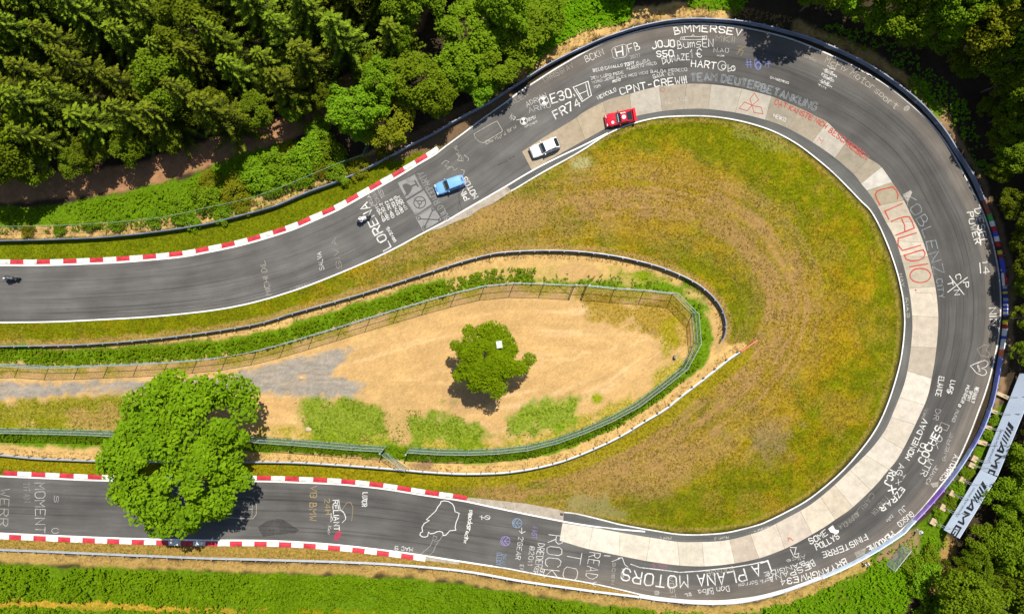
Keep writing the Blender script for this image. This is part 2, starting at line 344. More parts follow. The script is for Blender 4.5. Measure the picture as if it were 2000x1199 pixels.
# outside the track: dirt path, verges
PATHL = smooth_poly([(-160,385),(-60,378),(100,362),(250,345),(350,318),(430,292),(560,248),(640,205),(740,120),(800,40),(830,-60)])
band(PATHL, -26, 24, PATH * (0.9 + .6 * n_sm[..., None]), 5, 8, 11)
zone([(-100,408),(60,402),(240,378),(350,350),(430,318),(520,285),(650,268),(690,330),(600,372),(450,425),(250,452),(-100,462)], GRN, 5, 14, 12)
band(GOUT, 3, 26, DRY * (.75 + .5 * n_sm[..., None]), 3, 6, 13, 1, 60, 960)
band(GOUT, -60, 1, VRG * (.58 + .4 * n_mid[..., None]) + .2 * YEL * n_sm[..., None], 3, 3, 14, 1, 0, 1020)
zone([(850,235),(985,165),(1010,190),(905,262),(870,285),(700,330),(690,318)], SOIL * .6, 4, 10, 44)
band(GOUT, 2, 32, DRY * (.7 + .6 * n_sm[..., None]), 4, 11, 15, 1, 1190, 1640)
zone([(1030,140),(1090,-60),(1245,-60),(1228,40),(1130,62),(1060,108)], GRN, 4, 14, 16)
zone([(1340,20),(1350,-60),(1470,-60),(1450,25)], GRN, 4, 10, 17)
zone([(1600,70),(1640,70),(1720,115),(1700,128)], YEL, 4, 10, 18)
band(GOUT, 3, 22, DRY * .9, 5, 10, 19, 1, 1760, 2120)
zone([(1770,150),(1800,150),(1850,225),(1830,240)], GRN, 4, 12, 20)
band(GOUT, 2, 14, SOIL * .9, 4, 8, 21, 1, 2100, 2700)
zone([(1700,1085),(1790,1030),(1830,985),(1900,890),(1940,800),(1975,780),(1850,1040),(1790,1150),(1740,1240),(1240,1260),(1240,1185),(1420,1190),(1560,1160)], GRN * .9, 5, 14, 22)
band(GOUT, 2, 22, DRY * (.7 + .4 * n_sm[..., None]) * .75 + YEL * .3, 5, 11, 23, .85, 3080, 5400)
zone([(1700,1088),(1770,1042),(1800,1030),(1790,1080),(1740,1120)], SOIL, 5, 10, 24)
zone([(1800,1150),(1850,1050),(1870,1060),(1850,1130),(1815,1160)], TAN, 4, 10, 25)
# below the lower guardrail
zone([(-160,1098),(500,1118),(800,1128),(950,1148),(1100,1172),(1260,1190),(1260,1260),(-160,1260)], GRN, 4, 8, 26)
zone([(-160,1168),(180,1172),(330,1182),(560,1190),(560,1215),(330,1200),(-160,1180)], YEL * 1.1 + TAN * .3, 4, 8, 27)
zone([(520,1186),(700,1192),(900,1230),(520,1230)], OLV + .3 * YEL, 5, 10, 28)
band(GOUT, -40, 1, TAN * .62 + YEL * .32, 2, 3, 29, 1, 3300, 5400)
# infield
IWc = np.vstack([resample(IWA, 16)[:-14], resample(IWL, 16)[2:-2], resample(IWB, 16)[:-11][::-1]])
inf = gpoly(IWc)
gfac = sstep(.38, .62, n_big * .6 + n_mid * .4 + .16 * sstep(150, 20, inf) - .005)
base = YEL * (1 - gfac[..., None]) + OLV * gfac[..., None]
base = base * (.72 + .55 * n_sm[..., None])
lay(sstep(-3, 3, inf), base)
SWIRL = smooth_poly([(700,480),(850,440),(1000,410),(1100,400),(1250,385),(1380,410),(1470,460),(1530,540),(1540,620),(1500,700),(1420,790),(1300,880),(1150,935),(980,960)])
dsw, psw = gdist(SWIRL, 20)
streak = fbm(psw * .008, dsw * .16, 1.0, 40, 3)
sw = np.exp(-(dsw / 62) ** 2) * (.3 + 1.1 * sstep(.35, .7, streak * .6 + n_mid * .4)) * sstep(0, 25, inf)
lay(np.clip(sw * 1.15, 0, 1) * .95, np.array([.325, .195, .065]) * (.66 + .55 * streak[..., None]))
mott = sstep(.54, .66, fbm(GX, GY, 3.4, 90)) * sstep(0, 40, inf)
lay(mott * .4, np.array([.26, .17, .03]))
mott = sstep(.56, .66, fbm(GX, GY, 1.3, 91)) * sstep(0, 40, inf)
lay(mott * .4, np.array([.29, .21, .008]))
zone([(640,520),(900,415),(1010,385),(1100,400),(1060,450),(900,470),(760,510)], TAN, 14, 26, 41, .55)
zone([(1150,900),(1350,860),(1420,880),(1300,960),(1130,965)], TAN * .9, 14, 30, 42, .5)
zone([(1480,820),(1560,800),(1540,880),(1470,890)], np.array([.3,.19,.12]), 16, 40, 43, .45)
zone([(1430,240),(1530,268),(1560,300),(1500,285),(1440,262)], np.array([.26,.24,.06]), 8, 22, 46, .45)
zone([(1118,312),(1150,305),(1165,320),(1140,338),(1120,330)], np.array([.45,.42,.2]), 4, 14, 47, .6)
zone([(1108,962),(1180,968),(1230,1010),(1190,1016),(1110,992)], np.array([.28,.24,.10]), 5, 16, 48, .6)
band(IWL, -9, -3, TAN, 2, 4, 49, .45)
# strip left of the upper inner line: dry near guardrail
band(GA, 2, 12, TAN, 3, 6, 50, .7)
band(GA, -24, -1, DRY * (.8 + .4 * n_sm[..., None]), 3, 5, 51)
FB = np.array([W(p[0], p[1], 4.0)[:2] for p in FENCE]); FBP = np.stack([1000 + FB[:, 0] / S, 599.5 - FB[:, 1] / S], 1)   # fence foot in ground pixels
FBs = resample(FBP, 10)
loop = np.vstack([resample(GA, 14), resample(GB, 14)])
lay(sstep(-3, 3, gpoly(loop)), DRY * (.7 + .6 * n_mid[..., None]))
band(FBs, 3, 36, GRN * 1.1, 4, 9, 52)
zone([(840,520),(900,505),(1000,500),(1180,505),(1330,545),(1390,600),(1400,650),(1370,590),(1320,555),(1150,545),(1000,540),(880,560)], DRY * (.8 + .4 * n_sm[..., None]), 6, 16, 53, .8)
zone([(1190,525),(1260,530),(1310,550),(1250,552)], GRN + .3 * YEL, 5, 12, 54)
zone([(1085,520),(1140,515),(1190,545),(1110,550)], SAND * .9, 5, 12, 55)
# sand yard
yard = gpoly(FBs)
ys = (fbm(GX, GY, 1.5, 56) - .5) * 16
sandc = SAND * (.82 + .36 * fbm(GX * 1.0, GY * 2.2, 3.0, 57)[..., None])
trk = fbm(yard * .11, gdist(FBs, 10)[1] * .006, 1.0, 92, 3)
sandc = sandc * (.88 + .26 * trk)[..., None] + (sstep(.55, .75, trk) * .05)[..., None]
lay(sstep(-2, 4, yard - 3 + ys * .5), sandc)
rim = sstep(30, 8, yard + ys * 1.6) * (yard > -2)
lay(rim * .75 * sstep(.3, .55, n_mid), VRG * .8 + YEL * .6)
zone([(1120,580),(1330,588),(1345,640),(1320,670),(1240,640),(1150,610)], YEL, 12, 30, 58, .8)
zone([(1280,640),(1320,620),(1325,680),(1300,700)], OLV + YEL * .5, 8, 16, 59, .7)
zone([(1262,640),(1280,640),(1280,655),(1265,655)], np.array([.22,.15,.1]), 6, 8, 45, .8)
zone([(1155,770),(1180,770),(1182,790),(1158,790)], GRN + .5 * YEL, 4, 6, 60)
zone([(985,815),(1060,792),(1140,778),(1125,815),(1060,850),(985,862)], GRN * .95 + VRG * .35, 13, 34, 61, .9)
zone([(570,785),(660,772),(760,795),(800,800),(880,800),(945,838),(935,868),(620,864),(585,820)], GRN * .85 + VRG * .4, 13, 36, 62, .9)
zone([(740,770),(785,770),(800,866),(765,866)], SAND * .9, 6, 10, 63, .85)
zone([(-120,787),(110,778),(245,774),(275,800),(260,838),(-120,836)], VRG * .7 + YEL * .35, 12, 24, 64, .9)
zone([(130,800),(270,795),(260,838),(140,836)], TAN, 8, 22, 65, .7)
zone([(860,760),(985,745),(990,775),(940,812),(900,808),(870,785)], np.array([.42,.25,.12]), 10, 16, 66, .6)
gv = [(-120,748),(200,747),(430,735),(560,703),(690,676),(668,712),(640,732),(712,745),(708,775),(560,770),(430,764),(300,762),(150,770),(0,779),(-120,783)]
f = gpoly(gv) + (fbm(GX, GY * 1.5, 1.0, 67) - .5) * 22
gtex = .6 + .65 * fbm(GX * .5, GY * 3, .6, 68)
lay(sstep(-5, 6, f) * np.clip(.80 + .4 * fbm(GX * .4, GY * 2, 1.2, 69), 0, 1), GRV * gtex[..., None])
zone([(575,728),(595,732),(602,745),(585,748)], SAND, 3, 4, 70, .8)
# lower weeds strip + dry strip by guardrail B
band(FBs, 1, 26, GRN, 3, 6, 71, 1, 1500 + 0, 1e9)
band(GB, -20, -2, DRY * (.8 + .5 * n_sm[..., None]), 3, 6, 72)
band(GB, 2, 26, OLV * .7 + YEL * .55, 3, 6, 73, .8)
zone([(790,905),(840,898),(850,918),(800,920)], SOIL, 4, 8, 74)
C *= (.86 + .28 * vnoise(GX * 5.1, GY * 5.1, 80))[..., None]
C *= .66
# relief: banking plus roughness; pushed down under the asphalt
ROAD_OUT = np.vstack([OW, (-120, 632), ])
Zg = np.zeros(GX.shape); _di, _pa = gdist(CI_c, 14); _do, _ = gdist(CO_c, 14); Zg = np.where((PX > 960) & (PX < 1860) & (PY > 150) & (PY < 1120), bank_from(_di, _do, _pa), 0)
Zg += (n_sm - .55) * .10 - .05
ring = np.vstack([offset(OW, 1.5), resample(IWB, 8)[:-19], resample(IWL, 8)[::-1], resample(IWA, 8)[:-24][::-1]])
rf = gpoly(ring[::3])
Zg -= sstep(-1, 5, rf) * .13
nx, ny = len(gx), len(gy)
idx = np.arange(nx * ny).reshape(ny, nx)
Fg = np.stack([idx[:-1, :-1], idx[:-1, 1:], idx[1:, 1:], idx[1:, :-1]], -1).reshape(-1, 4)
def ground_mat():
    m, t, b = new_mat('ground_soil_and_grass'); at = N(t, 'ShaderNodeAttribute'); at.attribute_name = 'tint'
    tc = N(t, 'ShaderNodeTexCoord'); n = N(t, 'ShaderNodeTexNoise'); n.inputs['Scale'].default_value = 5; n.inputs['Detail'].default_value = 6; n.inputs['Roughness'].default_value = .75
    t.links.new(tc.outputs['Object'], n.inputs[0])
    mr = N(t, 'ShaderNodeMapRange'); mr.inputs[1].default_value = .3; mr.inputs[2].default_value = .7; mr.inputs[3].default_value = .84; mr.inputs[4].default_value = 1.16
    t.links.new(n.outputs[0], mr.inputs[0]); v = N(t, 'ShaderNodeVectorMath', operation='MULTIPLY')
    ga = N(t, 'ShaderNodeAttribute'); ga.attribute_name = 'grassiness'
    n2 = N(t, 'ShaderNodeTexNoise'); n2.inputs['Scale'].default_value = 3.2; n2.inputs['Detail'].default_value = 8; n2.inputs['Roughness'].default_value = .85; t.links.new(tc.outputs['Object'], n2.inputs[0])
    m2 = N(t, 'ShaderNodeMapRange'); m2.inputs[1].default_value = .33; m2.inputs[2].default_value = .66; m2.inputs[3].default_value = .30; m2.inputs[4].default_value = 1.75; t.links.new(n2.outputs[0], m2.inputs[0])
    mix = N(t, 'ShaderNodeMix'); t.links.new(ga.outputs['Fac'], mix.inputs[0]); t.links.new(mr.outputs[0], mix.inputs[2]); t.links.new(m2.outputs[0], mix.inputs[3])
    t.links.new(at.outputs['Color'], v.inputs[0]); t.links.new(mix.outputs[0], v.inputs[1]); t.links.new(v.outputs[0], b.inputs['Base Color'])
    b.inputs['Roughness'].default_value = 1; b.inputs['Specular IOR Level'].default_value = 0.05
    bp = N(t, 'ShaderNodeBump'); bp.inputs['Strength'].default_value = .7; bp.inputs['Distance'].default_value = .12
    t.links.new(n.outputs[0], bp.inputs['Height']); t.links.new(bp.outputs[0], b.inputs['Normal'])
    return m
ground = obj('ground', np.stack([GX, GY, Zg], -1).reshape(-1, 3), Fg, ground_mat(), smooth=True, col=np.clip(C, 0.001, .8).reshape(-1, 3))
_g = sstep(.27, .12, C[..., 2] / (C[..., 0] + 1e-6)).ravel()
_ga = ground.data.attributes.new('grassiness', 'FLOAT', 'POINT'); _ga.data.foreach_set('value', _g.astype(np.float32))
tag(ground, kind='structure')
def ground_h(px, py):      # height of the ground sheet at a ground pixel (nearest vertex)
    x = (np.asarray(px) - 1000) * S; y = (599.5 - np.asarray(py)) * S
    i = np.clip(np.searchsorted(gx, x), 0, nx - 1); j = np.clip(np.searchsorted(gy, y), 0, ny - 1)
    return Zg[j, i]
# ------------------------------------------------------------------ road
def road_mat():
    m, t, b = new_mat('asphalt'); uv = N(t, 'ShaderNodeUVMap'); tc = N(t, 'ShaderNodeTexCoord')
    mp = N(t, 'ShaderNodeMapping'); mp.inputs['Scale'].default_value = (.03, 3.4, 1); t.links.new(uv.outputs[0], mp.inputs[0])
    n1 = N(t, 'ShaderNodeTexNoise'); n1.inputs['Scale'].default_value = 2.2; n1.inputs['Detail'].default_value = 5; n1.inputs['Roughness'].default_value = .65; t.links.new(mp.outputs[0], n1.inputs[0])
    n2 = N(t, 'ShaderNodeTexNoise'); n2.inputs['Scale'].default_value = .22; n2.inputs['Detail'].default_value = 4; t.links.new(tc.outputs['Object'], n2.inputs[0])
    n3 = N(t, 'ShaderNodeTexNoise'); n3.inputs['Scale'].default_value = 9; n3.inputs['Detail'].default_value = 4; n3.inputs['Roughness'].default_value = .8; t.links.new(tc.outputs['Object'], n3.inputs[0])
    at = N(t, 'ShaderNodeAttribute'); at.attribute_name = 'tint'
    def ramp(src, a, bb, lo, hi):
        r = N(t, 'ShaderNodeMapRange'); r.inputs[1].default_value = a; r.inputs[2].default_value = bb; r.inputs[3].default_value = lo; r.inputs[4].default_value = hi
        t.links.new(src, r.inputs[0]); return r.outputs[0]
    def mul(a, bb):
        q = N(t, 'ShaderNodeMath', operation='MULTIPLY'); t.links.new(a, q.inputs[0]); t.links.new(bb, q.inputs[1]); return q.outputs[0]
    f = mul(mul(ramp(n1.outputs[0], .3, .7, .72, 1.25), ramp(n2.outputs[0], .32, .68, .80, 1.18)), ramp(n3.outputs[0], .25, .75, .7, 1.3))
    # thin rubber lines along the direction of travel
    mp2 = N(t, 'ShaderNodeMapping'); mp2.inputs['Scale'].default_value = (.012, 16, 1); t.links.new(uv.outputs[0], mp2.inputs[0])
    n4 = N(t, 'ShaderNodeTexNoise'); n4.inputs['Scale'].default_value = 1.6; n4.inputs['Detail'].default_value = 3; t.links.new(mp2.outputs[0], n4.inputs[0])
    f = mul(f, ramp(n4.outputs[0], .60, .68, 1.0, .62))
    v = N(t, 'ShaderNodeVectorMath', operation='MULTIPLY'); t.links.new(at.outputs['Color'], v.inputs[0]); t.links.new(f, v.inputs[1]); t.links.new(v.outputs[0], b.inputs['Base Color'])
    b.inputs['Roughness'].default_value = .85; b.inputs['Specular IOR Level'].default_value = .25
    bp = N(t, 'ShaderNodeBump'); bp.inputs['Strength'].default_value = .25; bp.inputs['Distance'].default_value = .01
    t.links.new(n3.outputs[0], bp.inputs['Height']); t.links.new(bp.outputs[0], b.inputs['Normal'])
    return m
ASPH = np.array([.080, .0755, .069])
def ribbon(a, b, n, lat, h, u0=0.0):
    a = resample(a, n=n); b = resample(b, n=n); V = []; UV = []; PXY = []
    L = arclen(a) * S + u0; wl = np.linalg.norm(a - b, axis=1) * S / 8.0
    for k in range(lat + 1):
        f = k / lat; q = a * (1 - f) + b * f; V.append(PP(q, h)); UV.append(np.stack([L, f * wl], 1)); PXY.append(q)
    V = np.stack(V, 1).reshape(-1, 3); UV = np.stack(UV, 1).reshape(-1, 2); PXY = np.stack(PXY, 1).reshape(-1, 2)
    i = np.arange(n * (lat + 1)).reshape(n, lat + 1)
    F = np.stack([i[:-1, :-1], i[1:, :-1], i[1:, 1:], i[:-1, 1:]], -1).reshape(-1, 4)
    return V, F, UV, PXY, L[-1]
OWe = offset(OW, 2.5)
def cut_len(p, a, b):      # arc length where polyline p crosses the line through a and b (the crossing nearest a)
    a = np.array(a, float); b = np.array(b, float); nrm = np.array([b[1] - a[1], a[0] - b[0]]); L = arclen(p); g = (p - a) @ nrm; best = None
    for i in np.nonzero(g[:-1] * g[1:] <= 0)[0]:
        s = L[i] + (L[i + 1] - L[i]) * g[i] / (g[i] - g[i + 1]); dd = np.linalg.norm(at_len(p, s) - a)
        if best is None or dd < best[0]: best = (dd, s)
    return best[1]
sA = cut_len(OWe, CO[0], CI[0]); sB = cut_len(OWe, CO[-1], CI[-1]); sE = arclen(OWe)[-1]
iA = cut_len(IWA, CI[0], CO[0]); iB = cut_len(IWB, CI[-1], CO[-1])
parts = [(sub(OWe, 0, sA), sub(IWA, 0, iA), 170, 16), (sub(OWe, sA, sB), CO, 360, 16), (sub(OWe, sB, sE), sub(IWB, 0, iB)[::-1], 170, 16)]
V = []; F = []; UV = []; PXY = []; u = 0; n0 = 0
for a, b_, n, lat in parts:
    v, f_, uv_, pxy, u = ribbon(a, b_, n, lat, 0.0, u); V.append(v); F.append(f_ + n0); UV.append(uv_); PXY.append(pxy); n0 += len(v)
V = np.vstack(V); F = np.vstack(F); UV = np.vstack(UV); PXY = np.vstack(PXY)
tn = np.empty((len(V), 3)); tn[:] = ASPH
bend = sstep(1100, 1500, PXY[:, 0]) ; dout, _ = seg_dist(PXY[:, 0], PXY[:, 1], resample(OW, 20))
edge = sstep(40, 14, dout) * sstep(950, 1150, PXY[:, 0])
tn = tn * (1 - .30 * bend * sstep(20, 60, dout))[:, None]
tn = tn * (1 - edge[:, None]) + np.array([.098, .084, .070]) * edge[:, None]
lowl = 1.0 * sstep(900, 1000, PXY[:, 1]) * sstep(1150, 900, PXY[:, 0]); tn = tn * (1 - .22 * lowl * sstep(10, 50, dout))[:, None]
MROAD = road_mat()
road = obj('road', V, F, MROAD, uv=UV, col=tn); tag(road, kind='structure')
# inner asphalt strip below the concrete
sa = np.vstack([(991, 364), (1038.6, 333.5), CI[3:-3], (1098.5, 1020), (1100, 1016)]); 
v, f_, uv_, pxy, _ = ribbon(sa, IWL, 380, 3, 0.002)
strip = obj('inner_strip', v, f_, MROAD, road, uv=uv_, col=np.tile([.074, .072, .066], (len(v), 1)))
# paved aprons at both ends of the strip
MAPRON = mat('apron_concrete', (.22, .185, .14), (.31, .265, .21), .9, 1.2, .2)
def sheet(name, pts, m, parent=None, h=0.004):
    w = PP(pts, h); n = len(w); c = w.mean(0)
    V = np.vstack([w, w - [0, 0, .15]]); F = [tuple(range(n))[::-1]] + [(i, (i + 1) % n, n + (i + 1) % n, n + i) for i in range(n)]
    me = mesh(name, V, F); return link(name, me, parent, m)
sheet('apron', [(838,452),(877,430),(925,401),(957,383.5),(991,364.5),(1000,374),(960,399),(938,408),(915,424),(895,431),(862,446)], MAPRON, road)
sheet('apron', [(908,977),(960,988.5),(1060,1009),(1100,1017),(1101.5,999),(1093,995),(1060,989),(1027,983),(990,979),(958,975.5),(915,971)], MAPRON, road)
sheet('apron', [(830,1087.5),(897,1097),(896,1102),(840,1095),(829,1094)], MAPRON, road)
# ------------------------------------------------------------------ concrete slabs
def conc_mat():
    m, t, b = new_mat('concrete'); tc = N(t, 'ShaderNodeTexCoord'); oi = N(t, 'ShaderNodeObjectInfo')
    n = N(t, 'ShaderNodeTexNoise'); n.inputs['Scale'].default_value = 1.1; n.inputs['Detail'].default_value = 7; n.inputs['Roughness'].default_value = .65; t.links.new(tc.outputs['Object'], n.inputs[0])
    n2 = N(t, 'ShaderNodeTexNoise'); n2.inputs['Scale'].default_value = 14; n2.inputs['Detail'].default_value = 3; t.links.new(tc.outputs['Object'], n2.inputs[0])
    mr = N(t, 'ShaderNodeMapRange'); mr.inputs[1].default_value = .32; mr.inputs[2].default_value = .68; mr.inputs[3].default_value = .80; mr.inputs[4].default_value = 1.08; t.links.new(n.outputs[0], mr.inputs[0])
    m2 = N(t, 'ShaderNodeMapRange'); m2.inputs[1].default_value = .3; m2.inputs[2].default_value = .7; m2.inputs[3].default_value = .88; m2.inputs[4].default_value = 1.1; t.links.new(n2.outputs[0], m2.inputs[0])
    q = N(t, 'ShaderNodeMath', operation='MULTIPLY'); t.links.new(mr.outputs[0], q.inputs[0]); t.links.new(m2.outputs[0], q.inputs[1])
    v = N(t, 'ShaderNodeVectorMath', operation='MULTIPLY'); t.links.new(oi.outputs['Color'], v.inputs[0]); t.links.new(q.outputs[0], v.inputs[1]); t.links.new(v.outputs[0], b.inputs['Base Color'])
    b.inputs['Roughness'].default_value = .9; b.inputs['Specular IOR Level'].default_value = .2
    bp = N(t, 'ShaderNodeBump'); bp.inputs['Strength'].default_value = .25; bp.inputs['Distance'].default_value = .02; t.links.new(n2.outputs[0], bp.inputs['Height']); t.links.new(bp.outputs[0], b.inputs['Normal'])
    return m
MCONC = conc_mat(); MJOINT = mat('joint_filler', (.12, .10, .08), (.19, .16, .13), .95, 3)
bed_v, bed_f, _, _, _ = ribbon(CO, CI, 380, 4, -0.03)
bed = obj('concrete_banking', bed_v, bed_f, MJOINT); tag(bed, kind='structure')
joints = [((1019,297),(1038.6,332.7)),((1123,230),(1140,273)),((1178,203),(1187,247)),((1230,184),(1232,230)),((1290,169),(1291,217)),((1338.5,165),(1337,213)),((1389,165),(1384,214)),((1447,174),(1437,221)),((1505,188),(1492,233)),((1560,211),(1540,252)),((1613,241),(1588,279)),((1655,278),(1630,308)),((1696,309),(1666,339)),((1722,327),(1682,359)),((1742,355),(1694,372)),((1764,391),(1712,400)),((1786,433),(1731,436)),((1803,472),(1750,472)),((1811,500),(1760,502)),((1827,560),(1775,563)),((1832.6,617),(1781.5,617)),((1829,677),(1779,677)),((1818,737),(1772,724)),((1805,790),(1756,776)),((1788,830),(1742,814)),((1763,877),(1720,852)),((1737,916),(1690,888)),((1703,955),(1660,917)),((1665,990),(1628,949)),((1632,1014),(1602,971)),((1588,1042),(1563,997)),((1534,1071),(1514,1023)),((1484,1089),(1468,1042)),((1434,1100),(1425,1053.4)),((1377,1105),(1374,1057.8)),((1325,1103),(1326,1057.6)),((1263,1095),(1270,1049)),((1208,1084),(1212,1039)),((1150,1071),(1156,1029)),((1092.7,1055),(1098.5,1021))]
tones = [(.50,.42,.31),(.56,.47,.35),(.50,.43,.34),(.62,.58,.51),(.50,.44,.36),(.53,.47,.39),(.58,.54,.47),(.60,.56,.49),(.43,.385,.31),(.46,.40,.32),(.64,.60,.53),(.44,.39,.31),(.47,.41,.33),(.66,.64,.60),(.43,.38,.28),(.55,.49,.40),(.64,.58,.49),(.66,.60,.51),(.52,.47,.38),(.67,.61,.52),(.60,.53,.45),(.50,.44,.37),(.69,.65,.59),(.64,.59,.53),(.60,.55,.48),(.62,.58,.52),(.60,.56,.49),(.62,.57,.50),(.56,.50,.41),(.63,.57,.48),(.56,.50,.44),(.61,.55,.48),(.48,.42,.36),(.64,.60,.54),(.57,.53,.46),(.64,.60,.53),(.61,.57,.50),(.66,.62,.56),(.66,.62,.55)]
for k in range(len(joints) - 1):
    (o0, i0), (o1, i1) = joints[k], joints[k + 1]
    a = sub(CO, proj_len(CO, o0) + .22, proj_len(CO, o1) - .22, 5); b_ = sub(CI, proj_len(CI, i0) + .22, proj_len(CI, i1) - .22, 5)
    v, f_, _, _, _ = ribbon(a, b_, 10, 5, 0.006)
    nn = 10; lt = 6; ids = np.arange(60).reshape(10, 6)
    rimi = list(ids[:, 0]) + list(ids[-1, 1:]) + list(ids[::-1, -1][1:]) + list(ids[0, ::-1][1:-1])
    low = v[rimi] - [0, 0, .10]; VV = np.vstack([v, low]); m_ = len(rimi)
    FF = [tuple(q) for q in f_] + [(rimi[i], rimi[(i + 1) % m_], 60 + (i + 1) % m_, 60 + i) for i in range(m_)]
    o = obj('concrete_slab', VV, FF, MCONC, bed); o.color = (*[v * (.56 if k < 6 else .57 if k < 13 else .64) * q for v, q in zip(tones[k], (1.0, .955, .87))], 1)  # upper slabs toned down: shade from their tilt painted into the colour
# ------------------------------------------------------------------ painted lines
MLINE = paint_mat('white_line_paint', (.66, .65, .61), .95, .2)
def flat_ribbon(name, pts, width, m, parent, h=0.006, closed=False):
    p = np.asarray(pts, float); a = offset(p, width / 2); b_ = offset(p, -width / 2)
    v = np.stack([PP(a, h), PP(b_, h)], 1).reshape(-1, 3); n = len(p); i = np.arange(2 * n).reshape(n, 2)
    return obj(name, v, np.stack([i[:-1, 0], i[:-1, 1], i[1:, 1], i[1:, 0]], -1), m, parent)
MLINE2 = paint_mat('thin_white_line_paint', (.60, .58, .53), .9, .35)
k1 = proj_len(OW, (855, 298)); k2 = proj_len(OW, (960, 1105))
flat_ribbon('white_line', sub(OW, 0, k1), 3.2, MLINE, road)
flat_ribbon('white_line', sub(OW, k1, k2), 2.5, MLINE2, road)
flat_ribbon('white_line', sub(OW, k2, sE), 3.2, MLINE, road)
flat_ribbon('white_line', sub(IWA, 0, proj_len(IWA, (1185, 261))), 2.6, MLINE, road, .009)
flat_ribbon('white_line', IWB, 2.8, MLINE, road, .014)
flat_ribbon('white_line', IWL, 2.6, MLINE2, road, .012)
# ------------------------------------------------------------------ kerbs
MK = {'r': mat('kerb_red_paint', (.26, .012, .02), (.46, .03, .045), .6, 1.3, .1), 'w': mat('kerb_white_paint', (.36, .34, .30), (.64, .63, .60), .65, 1.3, .1)}
def kerb(poly, s0, s1, first, nblk, w, label, hgt=.07):
    t = empty('kerb', tuple(PP([at_len(poly, (s0 + s1) / 2)])[0]), 0, label, 'kerb'); ofs = np.array(t.location)
    for k in range(nblk):
        a = s0 + (s1 - s0) * k / nblk + .12; b_ = s0 + (s1 - s0) * (k + 1) / nblk - .12
        p = sub(poly, a, b_, 7); e0 = offset(p, -w / 2); e1 = offset(p, w / 2); m_ = (e0 + e1) / 2
        rows = [PP(e0, -.08), PP(e0, .012), PP(m_, hgt), PP(e1, hgt * .9), PP(e1, -.08)]
        n = len(p); v = np.stack(rows, 1).reshape(-1, 3) - ofs; i = np.arange(5 * n).reshape(n, 5)
        F = [(i[q, r], i[q + 1, r], i[q + 1, r + 1], i[q, r + 1]) for q in range(n - 1) for r in range(4)] + [tuple(i[0]), tuple(i[-1][::-1])]
        obj('kerb_block', v, F, MK[first if k % 2 == 0 else ('w' if first == 'r' else 'r')], t)
    return t
K1 = offset(OW, 6.6)
kerb(K1, proj_len(K1, (-5, 511)), proj_len(K1, (853, 290)), 'w', 35, 8.8, 'long red and white kerb along the upper straight, between grass verge and white line')
K2 = offset(IWB, 6.6)
kerb(K2, proj_len(K2, (5, 923)), proj_len(K2, (914, 972)), 'r', 33, 8.8, 'red and white kerb on the inner edge of the lower straight, running under the big round tree')
K3 = offset(OW, 6.8)
kerb(K3, proj_len(K3, (830, 1092)), proj_len(K3, (-9, 1047)), 'w', 35, 9.0, 'red and white kerb on the outer edge of the lower straight, beside the bottom guardrail')
# drain grates beside the inner line
MDARK = plain('dark_metal', (.03, .03, .03), .6)
for (x, y, rz) in ((1048.5, 338.5, .55), (1097, 1004, -.2)):
    b = MB(); b.box((0, 0, 0), (.45, .32, .02)); 
    for q in (-.13, 0, .13): b.box((q, 0, .012), (.05, .26, .02))
    g = b.build('drain_grate', MDARK, None, loc=tuple(PP([(x, y)], .02)[0]), rz=rz)
    tag(g, 'dark drain grate in the strip beside the ' + ('white car' if y < 600 else 'first concrete slab of the lower straight'), 'drain')
# ------------------------------------------------------------------ guardrails
MSTEEL = mat('galvanised_steel', (.32, .335, .36), (.42, .435, .46), .45, 1.5, .05, metal=.55)
MPOST = mat('galvanised_post', (.20, .20, .20), (.30, .30, .30), .6, 4, .05, metal=.3)
post_me = None
def i_post():
    b = MB(); b.box((0, 0, .5), (.12, .012, 1.16)); b.box((.06, 0, .5), (.01, .09, 1.16)); b.box((-.06, 0, .5), (.01, .09, 1.16)); b.box((0, 0, 1.075), (.14, .10, .012))
    return mesh('guardrail_post', np.array([tuple(v) for v in b.V]), b.F)
post_me = i_post(); post_me.materials.append(MPOST)
def wbeam_prof(z0, z1, d, nb):
    """closed profile (offset towards the track, height) of nb stacked W beams"""
    pr = []; hh = (z1 - z0) / nb
    for k in range(nb):
        a = z0 + k * hh
        pr += [(.0, a + .01), (d, a + hh * .10), (d, a + hh * .30), (d * .35, a + hh * .46), (d * .35, a + hh * .54), (d, a + hh * .70), (d, a + hh * .90), (.0, a + hh - .01)]
    return pr
